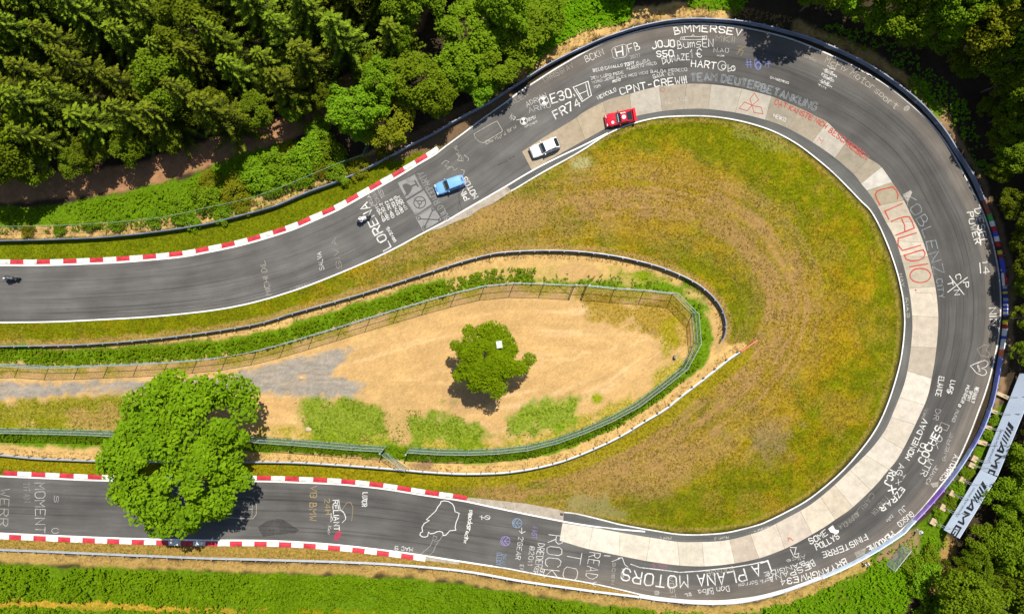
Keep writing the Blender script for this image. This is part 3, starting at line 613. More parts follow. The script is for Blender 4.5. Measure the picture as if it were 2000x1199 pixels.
def guardrail(poly, side, s0, s1, label, top=1.0, z0=.38, nb=2, group=None, seg=57.2, thick=.10, mat_=None, end_red=False):
    """poly: traced top edge; side=+1 when the track lies on the left hand of travel"""
    p = sub(poly, s0, s1, 7); k = (CAMH - top) / CAMH; g = np.stack([1000 + (p[:, 0] - 1000) * k, 599.5 + (p[:, 1] - 599.5) * k], 1)
    L = arclen(g)[-1]; nseg = max(1, int(round(L / seg)))
    base = W(*g[len(g) // 2]); t = empty('guardrail', tuple(base), 0, label, 'guardrail', group)
    prof = wbeam_prof(z0, top, thick, nb)
    for i in range(nseg):
        q = sub(g, L * i / nseg + .12, L * (i + 1) / nseg - .12, 9); n = len(q)
        nr = normals(q) * side; w = np.array([W(x, y) for x, y in q]) - base
        nrw = np.stack([nr[:, 0], -nr[:, 1], np.zeros(n)], 1); rows = []
        for dd, z in prof: rows.append(w + nrw * (dd) + [0, 0, z])
        for dd, z in prof[::-1]: rows.append(w + nrw * (dd - .025) + [0, 0, z])
        v = np.stack(rows, 1).reshape(-1, 3); m_ = len(rows); ii = np.arange(n * m_).reshape(n, m_)
        F = [(ii[a, b], ii[a + 1, b], ii[a + 1, (b + 1) % m_], ii[a, (b + 1) % m_]) for a in range(n - 1) for b in range(m_)] + [tuple(ii[0][::-1]), tuple(ii[-1])]
        obj('rail_beam', v, F, mat_ or MSTEEL, t)
    npost = max(2, int(round(L / 28.6)))
    for i in range(npost + 1):
        s = min(max(L * i / npost, 2), L - 2); q = at_len(g, s); q2 = at_len(g, s + 1); a = math.atan2(-(q2[1] - q[1]), q2[0] - q[0])
        nr = np.array([-math.sin(a), math.cos(a)]) * side
        o = link('guardrail_post', post_me, t); o.location = tuple(W(*q) - base + np.array([-nr[0] * .11, -nr[1] * .11, 0])); o.rotation_euler = (0, 0, a); o.scale = (1, 1, top / 1.08)
    return t
MFACE = mat('shaded_blue_grey_steel', (.13, .14, .18), (.24, .26, .31), .5, .8, .05, metal=.35)  # steel darkened: shade on the rail faces is put into the colour
LGO = arclen(GOUT)[-1]; sU = proj_len(GOUT, (882, 238)); sR = proj_len(GOUT, (1925, 390)); sD = proj_len(GOUT, (1250, 1167))
GOS = GOUT
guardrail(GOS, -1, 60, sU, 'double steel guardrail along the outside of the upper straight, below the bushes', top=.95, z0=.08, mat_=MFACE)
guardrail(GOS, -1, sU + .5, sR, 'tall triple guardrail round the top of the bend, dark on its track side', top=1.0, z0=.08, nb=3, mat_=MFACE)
guardrail(GOS, -1, sR + .5, sD, 'tall triple guardrail round the right of the bend, hung with flags and banners', top=.86, z0=.08, nb=3)
guardrail(GOS, -1, sD + .5, LGO - 40, 'bright steel guardrail along the bottom, between lower kerb and green weeds', top=.85, z0=.3)
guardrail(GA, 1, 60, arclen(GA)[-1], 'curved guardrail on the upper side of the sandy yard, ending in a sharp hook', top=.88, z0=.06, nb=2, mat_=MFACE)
gb = guardrail(GB, 1, 1, arclen(GB)[-1] - 60, 'guardrail on the lower side of the sandy yard, with a red end piece', top=.85, z0=.25, nb=2)
MREDEND = mat('red_end_paint', (.5, .10, .06), (.62, .2, .14), .6, 3)
b = MB(); q0 = W(1477, 665, .75); q1 = W(1447, 687, .75); dv = (q1 - q0); az = math.atan2(dv[1], dv[0]); mid = (q0 + q1) / 2
b.box((0, 0, 0), (np.linalg.norm(dv), .14, .34), az); b.box(tuple((q0 - mid) * 1.0 + [0, 0, -.05]), (.12, .3, .42), az); b.box(tuple((q0 - mid) * .55 + [0, 0, -.4]), (.1, .1, .75), az); b.box(tuple((q1 - mid) * .9 + [0, 0, -.4]), (.1, .1, .75), az)
o = b.build('rail_terminal', MREDEND, gb); o.location = tuple(mid - np.array(gb.location)); o['label'] = 'faded red tapered end of the guardrail'
# ------------------------------------------------------------------ spectator fence round the yard
def mesh_mat(name, c, pitch=.05, wire=.011, rough=.5):
    m, t, b = new_mat(name); uv = N(t, 'ShaderNodeUVMap'); sp = N(t, 'ShaderNodeSeparateXYZ'); t.links.new(uv.outputs[0], sp.inputs[0]); outs = []
    for k in (0, 1):
        a = N(t, 'ShaderNodeMath', operation='DIVIDE'); a.inputs[1].default_value = pitch; t.links.new(sp.outputs[k], a.inputs[0])
        f = N(t, 'ShaderNodeMath', operation='FRACT'); t.links.new(a.outputs[0], f.inputs[0])
        l = N(t, 'ShaderNodeMath', operation='LESS_THAN'); l.inputs[1].default_value = wire / pitch; t.links.new(f.outputs[0], l.inputs[0]); outs.append(l.outputs[0])
    mx = N(t, 'ShaderNodeMath', operation='MAXIMUM'); t.links.new(outs[0], mx.inputs[0]); t.links.new(outs[1], mx.inputs[1]); t.links.new(mx.outputs[0], b.inputs['Alpha'])
    b.inputs['Base Color'].default_value = (*c, 1); b.inputs['Roughness'].default_value = rough; b.inputs['Metallic'].default_value = .3
    return m
MMESH = mesh_mat('green_grey_wire_mesh', (.26, .36, .33), .05, .009); MFPOST = mat('green_grey_post', (.20, .27, .25), (.30, .37, .35), .5, 2, metal=.2)
def fence(pts_top, h, s0, s1, label, skip=(), step=58.0, mmesh=None, rail_r=.035, post_r=.05, arm=.0, cat='fence', rail_h=None, pm=None):
    k = (CAMH - h) / CAMH; P_ = np.array(pts_top, float); g = resample(np.stack([1000 + (P_[:, 0] - 1000) * k, 599.5 + (P_[:, 1] - 599.5) * k], 1), 4.0)
    g = sub(g, s0, min(s1, arclen(g)[-1]), 4.0); L = arclen(g)[-1]; n = max(1, int(round(L / step))); base = W(*at_len(g, L / 2)); t = empty('wire_fence', tuple(base), 0, label, cat)
    w = [W(*at_len(g, L * i / n)) - base for i in range(n + 1)]
    for i in range(n + 1):
        b = MB(); b.tube([(0, 0, -.3), (0, 0, h)], post_r, 8); o = b.build('fence_post', pm or MFPOST, t); o.location = tuple(w[i])
    for i in range(n):
        if i in skip: continue
        a, c = w[i], w[i + 1]; ln = np.linalg.norm(c - a)
        V = [a + [0, 0, .12], c + [0, 0, .12], c + [0, 0, h - .02], a + [0, 0, h - .02]]
        obj('mesh_panel', V, [(0, 1, 2, 3)], mmesh or MMESH, t, uv=np.array([(0, 0), (ln, 0), (ln, h), (0, h)]))
        b = MB()
        for z in (rail_h or (h, h * .52, .15)): b.tube([tuple(a + [0, 0, z]), tuple(c + [0, 0, z])], rail_r, 6)
        b.build('fence_rail', pm or MFPOST, t)
    return t, w, base
FH = 3.6
Pf = np.array(FENCE, float); kf = (CAMH - FH) / CAMH; gfen = resample(np.stack([1000 + (Pf[:, 0] - 1000) * kf, 599.5 + (Pf[:, 1] - 599.5) * kf], 1), 4.0)
def fs(x, y): return proj_len(gfen, (1000 + (x - 1000) * kf, 599.5 + (y - 599.5) * kf))
f1 = fence(FENCE, FH, 0, fs(1125, 557), 'tall wire mesh fence along the upper side of the sandy yard, by the gravel track')
f2 = fence(FENCE, FH, fs(1150, 557), fs(795, 884), 'tall wire mesh fence bending round the right end and lower side of the sandy yard')
f3 = fence(FENCE, FH, fs(745, 882), 1e9, 'tall wire mesh fence below the gravel track, passing under the big round tree')
# small gates between the fence runs
def gate(x0, y0, x1, y1, label, leaf_open=None, h=2.4):
    k = (CAMH - h) / CAMH; a = W(1000 + (x0 - 1000) * k, 599.5 + (y0 - 599.5) * k); c = W(1000 + (x1 - 1000) * k, 599.5 + (y1 - 599.5) * k); base = (a + c) / 2
    t = empty('fence_gate', tuple(base), 0, label, 'gate')
    for q in (a, c):
        b = MB(); b.tube([(0, 0, -.2), (0, 0, FH)], .07, 8); b.box((0, 0, FH + .02), (.2, .2, .05)); o = b.build('gate_post', MFPOST, t); o.location = tuple(q - base)
    if leaf_open is None: p0, p1 = a, c
    else:
        p0 = W(1000 + (leaf_open[0] - 1000) * k, 599.5 + (leaf_open[1] - 599.5) * k); p1 = W(1000 + (leaf_open[2] - 1000) * k, 599.5 + (leaf_open[3] - 599.5) * k)
    b = MB(); A = p0 - base; B = p1 - base; fr = [tuple(A + [0, 0, .15]), tuple(B + [0, 0, .15]), tuple(B + [0, 0, h]), tuple(A + [0, 0, h])]
    for i in range(4): b.tube([fr[i], fr[(i + 1) % 4]], .035, 6)
    b.tube([fr[0], fr[2]], .025, 6); leaf = b.build('gate_leaf', MFPOST, t); ln = np.linalg.norm(B - A)
    obj('gate_mesh', np.array(fr), [(0, 1, 2, 3)], MMESH, leaf, uv=np.array([(0, 0), (ln, 0), (ln, h), (0, h)]))
    # diagonal stays
    b = MB(); dd = (c - a) / np.linalg.norm(c - a)
    b.tube([tuple(a - base + [0, 0, 2.6]), tuple(a - base - dd * 2.2)], .03, 6); b.tube([tuple(c - base + [0, 0, 2.6]), tuple(c - base + dd * 2.2)], .03, 6); b.build('stay', MFPOST, t)
gate(1125, 557, 1150, 557.5, 'narrow closed gate in the upper fence, above the sandy yard')
gate(745, 882, 795, 884, 'gate in the lower fence with its leaf swung open over the guardrail', leaf_open=(746, 889, 790, 921))
# wire fence in the bushes at the upper left
MMESH2 = mesh_mat('green_wire_mesh', (.22, .34, .20), .05, .007); MGP = plain('green_coated_post', (.16, .27, .17), .5)
fence(WIRE, 1.8, 0, 1e9, 'thin green wire fence among bushes beside the upper straight', step=46, mmesh=MMESH2, rail_r=.022, post_r=.03, rail_h=(1.8,), pm=MGP)
# ------------------------------------------------------------------ flags and banners on the outer barrier
MB_COL = {}
def cloth(c, rough=.7):
    k = tuple(c)
    if k not in MB_COL: MB_COL[k] = mat('banner_cloth_%d' % len(MB_COL), tuple(v * .82 for v in c), c, rough, 1.3, .25)
    return MB_COL[k]
def banner(p0, p1, stripes, label, cat='flag', vertical=False, z0=.08, z1=.87, group=None):
    """hangs on the track face of the outer barrier between two traced points; stripes = [(fraction, colour)]"""
    top = .86; k = (CAMH - top) / CAMH; g = np.stack([1000 + (GOUT[:, 0] - 1000) * k, 599.5 + (GOUT[:, 1] - 599.5) * k], 1)
    f = lambda p: proj_len(g, (1000 + (p[0] - 1000) * k, 599.5 + (p[1] - 599.5) * k))
    a, c = f(p0), f(p1); base = W(*at_len(g, (a + c) / 2)); t = empty('hanging_' + cat, tuple(base), 0, label, cat, group); u = 0
    for fr, colr in stripes:
        lo, hi = u, u + fr; u = hi
        s0, s1, y0, y1 = (a, c, z0 + (z1 - z0) * lo, z0 + (z1 - z0) * hi) if vertical else (a + (c - a) * lo, a + (c - a) * hi, z0, z1)
        q = sub(g, s0, s1, 5); n = len(q); nr = -normals(q); nrw = np.stack([nr[:, 0], -nr[:, 1], np.zeros(n)], 1); w = np.array([W(x, y) for x, y in q]) - base
        wob = .02 * np.sin(np.arange(n) * 1.7)[:, None]; rows = []
        lip = .20 if (not vertical or abs(y1 - z1) < 1e-6) else None
        pr = [(.115, y0), (.125, (y0 + y1) / 2), (.112, y1)] + ([(.0, y1 + .015), (-.05, y1 - .03)] if lip else [])
        for dd, z in pr: rows.append(w + nrw * (dd + wob * (0 if z > .8 else .5)) + [0, 0, z])
        for dd, z in pr[::-1]: rows.append(w + nrw * (dd + wob * (0 if z > .8 else .5) - .012) + [0, 0, z - .012 * (dd < .1)])
        m_ = len(rows); v = np.stack(rows, 1).reshape(-1, 3); ii = np.arange(n * m_).reshape(n, m_)
        F = [(ii[x, y], ii[x + 1, y], ii[x + 1, (y + 1) % m_], ii[x, (y + 1) % m_]) for x in range(n - 1) for y in range(m_)] + [tuple(ii[0][::-1]), tuple(ii[-1])]
        obj('cloth_stripe', v, F, cloth(colr), t)
    return t
RED, WHT, BLU, NAV, GRNc, BLK, GLD = (.36, .02, .02), (.62, .62, .62), (.05, .07, .42), (.03, .04, .16), (.06, .30, .06), (.02, .02, .02), (.62, .42, .04)
banner((1924, 388), (1936, 418), [(.5, (.16, .06, .04)), (.5, (.22, .05, .04))], 'dark brown red flag, topmost of the flags on the barrier')
banner((1936.5, 419), (1948, 452), [(.4, GRNc), (.3, WHT), (.3, RED)], 'flag of green, white and red blocks on the barrier')
banner((1948.3, 453), (1955, 482), [(.33, BLU), (.33, WHT), (.34, RED)], 'blue, white and red flag hung below the green one')
banner((1955.2, 483), (1960, 503), [(.33, BLK), (.33, GLD), (.34, (.2, .03, .03))], 'black, gold and dark red flag on the barrier')
tb = banner((1960.3, 504), (1964.5, 532), [(1, BLU)], 'blue flag with small white stars on the barrier')
banner((1964.7, 533), (1967.3, 560), [(.34, WHT), (.33, (.75, .72, .78)), (.33, RED)], 'pale flag with a red edge, below the starred blue flag', vertical=True)
banner((1967.4, 561), (1968.5, 584), [(.3, NAV), (.25, GLD), (.45, NAV)], 'navy flag with a yellow centre on the barrier')
banner((1968.5, 585), (1968.3, 618), [(.2, BLU), (.12, WHT), (.16, BLU), (.1, WHT), (.12, BLU), (.18, WHT), (.12, BLU)], 'blue flag crossed by white bars on the barrier')
banner((1968.2, 619), (1966.5, 642), [(.33, BLK), (.33, (.75, .62, .03)), (.34, RED)], 'black, yellow and red flag on the barrier')
banner((1966.4, 643), (1961.5, 681), [(.35, WHT), (.15, BLU), (.5, WHT)], 'white flag with a blue bar on the barrier')
banner((1961.3, 682), (1958.5, 697), [(1, (.6, .13, .06))], 'small orange red flag above the long blue banner')
banner((1958, 699), (1938, 796), [(.5, (.17, .20, .52)), (.5, (.22, .25, .50))], 'long faded blue banner below the orange flag', 'banner')
banner((1937.5, 798), (1901.5, 876), [(.5, (.25, .30, .55)), (.5, (.20, .22, .50))], 'long blue banner on the barrier beside the timber blocks', 'banner')
banner((1900.8, 878), (1846, 955), [(.5, (.30, .36, .52)), (.5, (.24, .26, .48))], 'grey blue banner on the barrier beside the leafy blocks', 'banner')
banner((1844, 957), (1792, 1016), [(.5, (.25, .13, .50)), (.5, (.33, .22, .55))], 'purple banner on the lower right of the barrier', 'banner')
banner((1790, 1018), (1700, 1085), [(.5, (.55, .66, .80)), (.5, (.50, .62, .78))], 'pale blue banner following the purple one on the barrier', 'banner')
banner((1698, 1086), (1605, 1130), [(1, (.62, .72, .82))], 'pale blue banner at the bottom end, by the crouching photographer', 'banner')
# stars on the blue flag
k11 = (CAMH - .9) / CAMH
for i, (x, y) in enumerate([(1956.5, 507), (1960, 512), (1957.5, 517), (1962, 521), (1958.5, 527)]):
    c0 = W(x, y, .75); nrm = np.array([-1.0, -.18, 0]); nrm /= np.linalg.norm(nrm); s = np.array([-nrm[1], nrm[0], 0]); V = []
    for q in range(10):
        a = math.pi * q / 5; r = .17 if q % 2 == 0 else .075; V.append(s * r * math.sin(a) + np.array([0, 0, 1]) * r * math.cos(a))
    fr = W(1962.4 - 2.2, 518, 0); 
    pp = at_len(np.stack([1000 + (GOUT[:, 0] - 1000) * k11, 599.5 + (GOUT[:, 1] - 599.5) * k11], 1), proj_len(GOUT, (x + 4, y))); b0 = W(*pp) + nrm * .15 + np.array([0, 0, .28 + .18 * (i % 3)])
    V = [b0 - np.array(tb.location) + q for q in V]
    obj('star', np.vstack([V, np.array(V) + nrm * .01]), [tuple(range(10, 20))] + [(a, (a + 1) % 10, 10 + (a + 1) % 10, 10 + a) for a in range(10)], cloth(WHT), tb)
# ------------------------------------------------------------------ big banner wall with ballast blocks
MWALL = mat('pale_blue_banner', (.42, .48, .57), (.48, .545, .63), .55, .5, .05); MBLK = plain('banner_print_black', (.015, .015, .02), .6); MGREYP = plain('banner_print_grey', (.16, .19, .25), .6)
MWOOD = mat('pale_timber', (.30, .22, .12), (.40, .31, .18), .85, 3, .2); MSCAF = plain('scaffold_tube', (.35, .34, .32), .45, .6)
BZ0, BZ1 = .7, 2.8; LEAN = .43       # the wall leans back from the track
def wall_pt(px, py): k = (CAMH - BZ0) / CAMH; return W(1000 + (px - 1000) * k, 599.5 + (py - 599.5) * k)
bw = [wall_pt(1843, 1034), wall_pt(1915, 917), wall_pt(1974, 773), wall_pt(1992, 728)]
sign = empty('banner_wall', tuple(bw[1]), 0, 'long pale blue printed banner wall standing behind the outer barrier', 'banner wall')
miter = {}
def wall_panel(a, c, name='banner_panel'):
    b = MB(); dd = c - a; n = np.array([-dd[1], dd[0], 0]); n /= np.linalg.norm(n); n = n if n[0] < 0 else -n
    lo0, lo1 = a - bw[1], c - bw[1]; V = []
    bk = lambda z: n * (-(z - BZ0) * LEAN) + np.array([0, 0, z])
    e0 = c - a; ma = miter.get(id(a), 0); mc = miter.get(id(c), 0)
    for e in (0, -.05): V += [lo0 + n * e + bk(BZ0), lo1 + n * e + bk(BZ0), lo1 + n * e + bk(BZ1) + e0 / np.linalg.norm(e0) * mc, lo0 + n * e + bk(BZ1) + e0 / np.linalg.norm(e0) * ma]
    obj(name, np.array(V), [(0, 1, 2, 3), (7, 6, 5, 4), (0, 4, 5, 1), (1, 5, 6, 2), (2, 6, 7, 3), (3, 7, 4, 0)], MWALL, sign); return n, dd / np.linalg.norm(dd)
pan = [(bw[1], bw[0]), (bw[2], bw[1]), (bw[3], bw[2])]
miter[id(bw[1])] = 0
pinfo = [wall_panel(a, c) for a, c in pan]
def unit3(v): return v / np.linalg.norm(v)
def poly_on_wall(polys, a, dirv, n, u0, v0, sc, name, m, off=.012, sy=None):
    V = []; F = []; sy = sy or sc; upw = np.array([0, 0, 1.0]) - n * LEAN; upw = upw / np.linalg.norm(upw); nn = unit3(np.cross(dirv, upw)); nn = nn if nn[2] > 0 else -nn
    for pl in polys:
        i0 = len(V)
        for x, y in pl: V.append(a - bw[1] + dirv * (u0 + x * sc) + np.array([0, 0, BZ0]) + upw * (v0 + y * sy) + nn * off)
        k = len(pl)
        for x, y in pl: V.append(a - bw[1] + dirv * (u0 + x * sc) + np.array([0, 0, BZ0]) + upw * (v0 + y * sy) + nn * .002)
        F += [tuple(range(i0, i0 + k))] + [(i0 + q, i0 + (q + 1) % k, i0 + k + (q + 1) % k, i0 + k + q) for q in range(k)]
    obj(name, np.array(V), F, m, sign)
def slants(w=.34, gap=.2, h=1.0, n=5):
    out = []; x = 0
    for i in range(n):
        ww = w * (1.25 if i == 0 else .78 - .07 * i); out.append([(x, 0), (x + ww, 0), (x + ww + .45, h), (x + .45, h)]); x += ww + gap
    return out
LA = [[(0, 0), (.28, 0), (1.02, .78), (1.02, 1), (.9, 1)], [(1.02, 1), (1.02, 0), (1.3, 0), (1.3, 1)], [(.48, .18), (1.02, .18), (1.02, .36), (.66, .36)]]
LM = [[(0, 0), (.24, 0), (.24, 1), (0, 1)], [(.24, 1), (.24, .68), (.75, .22), (.75, .5)], [(.75, .5), (.75, .22), (1.26, .68), (1.26, 1)], [(1.26, 0), (1.5, 0), (1.5, 1), (1.26, 1)]]
LG = [[(0, 0), (.24, 0), (.24, 1), (0, 1)], [(.24, .78), (1.3, .78), (1.3, 1), (.24, 1)], [(.24, 0), (1.3, 0), (1.3, .22), (.24, .22)], [(1.06, .22), (1.3, .22), (1.3, .58), (1.06, .58)], [(.7, .40), (1.06, .40), (1.06, .58), (.7, .58)]]
for (a, c), (n, dv), u in ((pan[0], pinfo[0], 1.25), (pan[1], pinfo[1], 3.4)):
    sc = 1.22
    poly_on_wall(slants(), a, dv, n, u, 1.02, sc, 'print_bars', MBLK, .012, .86); x = u + 2.75 * 1.0
    for LT in (LA, LM, LG): poly_on_wall(LT, a, dv, n, x, 1.02, sc, 'print_letter', MBLK, .012, .86); x += (max(p[0] for q in LT for p in q) + .28) * sc
# small print under the big letters is made with the stroke font further down (wall_text)
blocks = [(1959.5, 772.5, .42, 1.9, .5), (1940, 803, .35, 1.25, .5), (1929, 834, .3, 1.2, .5), (1919, 864.5, .25, 1.3, .6), (1904, 896, .5, .8, .8), (1898.5, 908.5, .5, .8, .7), (1880, 937, .55, .75, .75), (1861, 964, .55, .8, .8), (1843, 991, .5, .85, .85), (1824, 1019, .5, .9, .9)]
for (x, y, rz, lx, ly) in blocks:
    w = W(x, y, .45); b = MB(); b.box((0, 0, .2), (lx, ly, .5), -rz); b.box((0, 0, .46), (lx * .96, ly * .96, .03), -rz)
    o = b.build('ballast_block', MWOOD, sign); o.location = tuple(np.array([w[0], w[1], 0]) - bw[1])
    best = None; wp = np.array([w[0], w[1], 0])
    for a, c in pan:
        dd = c - a; tt = np.clip(((wp - a) @ dd) / (dd @ dd), .02, .98); q = a + dd * tt
        if best is None or np.linalg.norm(q - wp) < best[0]: best = (np.linalg.norm(q - wp), q)
    q = best[1] - bw[1]; b = MB(); p0 = wp - bw[1]
    b.tube([tuple(p0 + [0, 0, .48]), tuple(q + [0, 0, .55])], .03, 6); b.tube([tuple(p0 + [0, 0, .48]), tuple(q + [.45, .2, 1.6])], .03, 6); b.tube([tuple(q + [.12, .06, -.1]), tuple(q + [.95, .42, BZ1 - .15])], .04, 6)
    b.build('scaffold_strut', MSCAF, sign)
# clear screen by the barrier
MGLASS = plain('scratched_clear_plastic', (.30, .33, .32), .3, 0, 0, .4, .2)
pk = lambda x, y, h: W(x, y, h)
k2 = (CAMH - 2.3) / CAMH
a = W(1729, 1101); c = W(1760, 1062); scr = empty('clear_screen', tuple((a + c) / 2), 0, 'grey clear plastic screen standing behind the barrier at lower right', 'screen'); base = np.array(scr.location)
tl = np.array([.42, -.36, 1.7])
V = [a - base + [0, 0, .15], c - base + [0, 0, .15], c - base + tl, a - base + tl]; V2 = [v + np.array([.04, -.03, 0]) for v in V]
obj('screen_sheet', np.array(V + V2), [(0, 1, 2, 3), (7, 6, 5, 4), (0, 4, 5, 1), (1, 5, 6, 2), (2, 6, 7, 3), (3, 7, 4, 0)], MGLASS, scr)
b = MB(); b.tube([tuple(V[3]), tuple(V[2])], .05, 6); b.tube([tuple(V[0] - [0, 0, .15]), tuple(V[3])], .04, 6); b.tube([tuple(V[1] - [0, 0, .15]), tuple(V[2])], .04, 6); b.build('screen_frame', plain('screen_frame_grey', (.45, .46, .46), .5, .3), scr)
# ------------------------------------------------------------------ vegetation
def leaves(Pc, Nd, L, Wd, tint, r=rng):
    """rhombic leaves: centres, normals, lengths, widths -> verts, quads, tint"""
    n = len(Pc); a = r.normal(size=(n, 3)); a -= Nd * (a * Nd).sum(1)[:, None]; a /= np.linalg.norm(a, axis=1)[:, None] + 1e-9
    return leaves_dir(Pc, a, np.cross(Nd, a), L, Wd, tint)
def leaves_dir(Pc, a, b, L, Wd, tint):
    n = len(Pc); L = np.broadcast_to(np.asarray(L, float), (n,))[:, None]; Wd = np.broadcast_to(np.asarray(Wd, float), (n,))[:, None]
    V = np.stack([Pc - a * L / 2, Pc + b * Wd / 2 - a * L * .05, Pc + a * L / 2, Pc - b * Wd / 2 - a * L * .05], 1).reshape(-1, 3)
    F = np.arange(4 * n).reshape(n, 4); t = np.repeat(np.asarray(tint, float), 4)
    return V, F, np.stack([t, t, t], 1)
def unit(v): return v / (np.linalg.norm(v, axis=-1, keepdims=True) + 1e-9)
def broad_crown(seed, R, zc, rz, nl, n, leaf, lobe=.27, squash=None, ragged=.16, up=.72, low=-.35, thin=1.0):
    r = np.random.default_rng(seed); az = r.uniform(0, 2 * math.pi, nl); u = r.uniform(low, 1, nl); q = np.sqrt(np.clip(1 - u * u, 0, 1))
    ph = r.uniform(0, 6.28, 4); rag = 1 + ragged * (np.sin(2 * az + ph[0]) * .6 + np.sin(3 * az + ph[1]) * .6 + np.sin(5 * az + ph[2]) * .5)
    rad = r.uniform(.62, 1.0, nl) * rag; c = np.stack([np.cos(az) * q * R * rad, np.sin(az) * q * R * rad, zc + u * rz * r.uniform(.75, 1, nl)], 1)
    if squash is not None: c[:, 0] *= squash[0]; c[:, 1] *= squash[1]
    lr = R * lobe * r.uniform(.7, 1.25, nl); k = r.integers(0, nl, n)
    dd = unit(r.normal(size=(n, 3)) + [0, 0, .45]); p = c[k] + dd * (lr[k] * r.uniform(.45, 1.05, n) ** .6)[:, None] * [1, 1, .8]
    nd = unit(dd * (1 - up) + np.array([0, 0, 1]) * up + r.normal(size=(n, 3)) * .38)
    lt = r.uniform(0, 1, nl); tint = np.clip(.45 * lt[k] + .55 * r.uniform(0, 1, n), 0, 1)
    sz = leaf * r.uniform(.65, 1.35, n)
    return leaves(p, nd, sz, sz * .62 * thin, tint, r), c
MBARK = mat('bark', (.10, .075, .05), (.17, .13, .09), .95, 6, .5)
def trunk_mesh(seed, c, H, r0, zb=None, nlimb=7):
    r = np.random.default_rng(seed); b = MB(); zt = H * .62; b.tube([(0, 0, -.4), (.05, 0, H * .2), (.1, .05, H * .42), (.06, .1, zt)], [r0 * 1.35, r0, r0 * .75, r0 * .35], 8)
    for i in r.choice(len(c), min(nlimb, len(c)), replace=False):
        e = c[i]; z0 = H * r.uniform(.25, .5); s = Vector((.06, .03, z0)); m_ = s.lerp(Vector(e), .5) + Vector((0, 0, -.3)); b.tube([s, m_, Vector(e)], [r0 * .45, r0 * .3, r0 * .1], 5)
    return mesh('trunk', np.array([tuple(v) for v in b.V]), b.F, smooth=True)
def proto_broad(seed, R, H, zc, rz, nl, n, leaf, m, **k):
    (V, F, t), c = broad_crown(seed, R, zc, rz, nl, n, leaf, **k); cm = mesh('crown', V, F, col=t); cm.materials.append(m)
    tm = trunk_mesh(seed, c, H, max(.08, R * .045)); tm.materials.append(MBARK); return cm, tm
def plant_tree(name, cm, tm, loc, rz, sc, label, cat, group=None):
    t = empty(name, loc, rz, label, cat, group); t.scale = sc if hasattr(sc, '__len__') else (sc, sc, sc)
    link('trunk', tm, t); link('crown', cm, t); return t
def conifer(seed, H, Rm, m):
    r = np.random.default_rng(seed); Ps = []; A = []; B = []; LL = []; WW = []; T = []
    z = H * .12
    while z < H - .3:
        f = 1 - z / H; Lm = Rm * (f ** .75) * r.uniform(.85, 1.12) + .25; nb = int(5 + 3 * r.random()); a0 = r.uniform(0, 6.28); tz = r.uniform(0, 1)
        for k in range(nb):
            az = a0 + 2 * math.pi * k / nb + r.normal() * .16; L = Lm * r.uniform(.72, 1.15); dr = np.array([math.cos(az), math.sin(az), 0.0]); sd = np.array([-dr[1], dr[0], 0.0]); droop = .30 * L * (.4 + f)
            ns = max(2, int(L / .36))
            for i in range(1, ns + 1):
                u = i / ns; p = dr * L * u + np.array([0, 0, z - droop * u ** 1.3 + .12 * L * u ** 4]); sl = (1.10 - u) * L * .26 + .22
                up_ = np.array([0, 0, 1.0])
                for s_ in (-1, 1):
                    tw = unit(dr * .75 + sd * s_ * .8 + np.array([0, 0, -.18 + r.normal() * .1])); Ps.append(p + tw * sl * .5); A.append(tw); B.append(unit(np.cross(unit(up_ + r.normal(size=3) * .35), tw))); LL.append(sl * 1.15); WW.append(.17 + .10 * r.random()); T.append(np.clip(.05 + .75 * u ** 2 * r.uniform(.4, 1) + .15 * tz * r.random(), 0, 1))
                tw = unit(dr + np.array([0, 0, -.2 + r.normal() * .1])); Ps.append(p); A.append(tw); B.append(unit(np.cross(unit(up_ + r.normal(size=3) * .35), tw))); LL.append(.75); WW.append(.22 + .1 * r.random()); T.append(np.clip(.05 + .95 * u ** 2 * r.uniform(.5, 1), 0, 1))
        z += .62 + .35 * f
    n = 26; a = r.uniform(0, 6.28, n); top = np.stack([np.cos(a) * .25, np.sin(a) * .25, np.full(n, H - .5) + r.uniform(-.5, .5, n)], 1); Ps += list(top); A += list(unit(np.stack([np.cos(a), np.sin(a), np.full(n, .5)], 1))); B += list(np.stack([-np.sin(a), np.cos(a), np.zeros(n)], 1)); LL += [.7] * n; WW += [.2] * n; T += [.7] * n
    V, F, t = leaves_dir(np.array(Ps), np.array(A), np.array(B), np.array(LL), np.array(WW), np.array(T)); cm = mesh('crown', V, F, col=t); cm.materials.append(m)
    b = MB(); b.tube([(0, 0, -.4), (0, 0, H * .5), (0, 0, H * .97)], [.28, .17, .03], 7); tm = mesh('trunk', np.array([tuple(v) for v in b.V]), b.F, smooth=True); tm.materials.append(MBARK); return cm, tm
ML_BIG = leaf_mat('broad_leaves', (.085, .155, .003), (.165, .258, .005), .3)
ML_MID = leaf_mat('mid_leaves', (.082, .15, .004), (.165, .265, .008), .3)
ML_YEL = leaf_mat('yellow_green_leaves', (.11, .12, .004), (.20, .19, .008), .3)
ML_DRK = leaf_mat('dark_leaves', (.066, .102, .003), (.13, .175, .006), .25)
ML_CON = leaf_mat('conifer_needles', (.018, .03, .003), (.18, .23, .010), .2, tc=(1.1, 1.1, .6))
ML_SOFT = leaf_mat('soft_needles', (.125, .235, .001), (.20, .345, .003), .35)
def gpos(px, py, z, dz=0.0):
    w = W(px, py, z); return (w[0], w[1], dz)
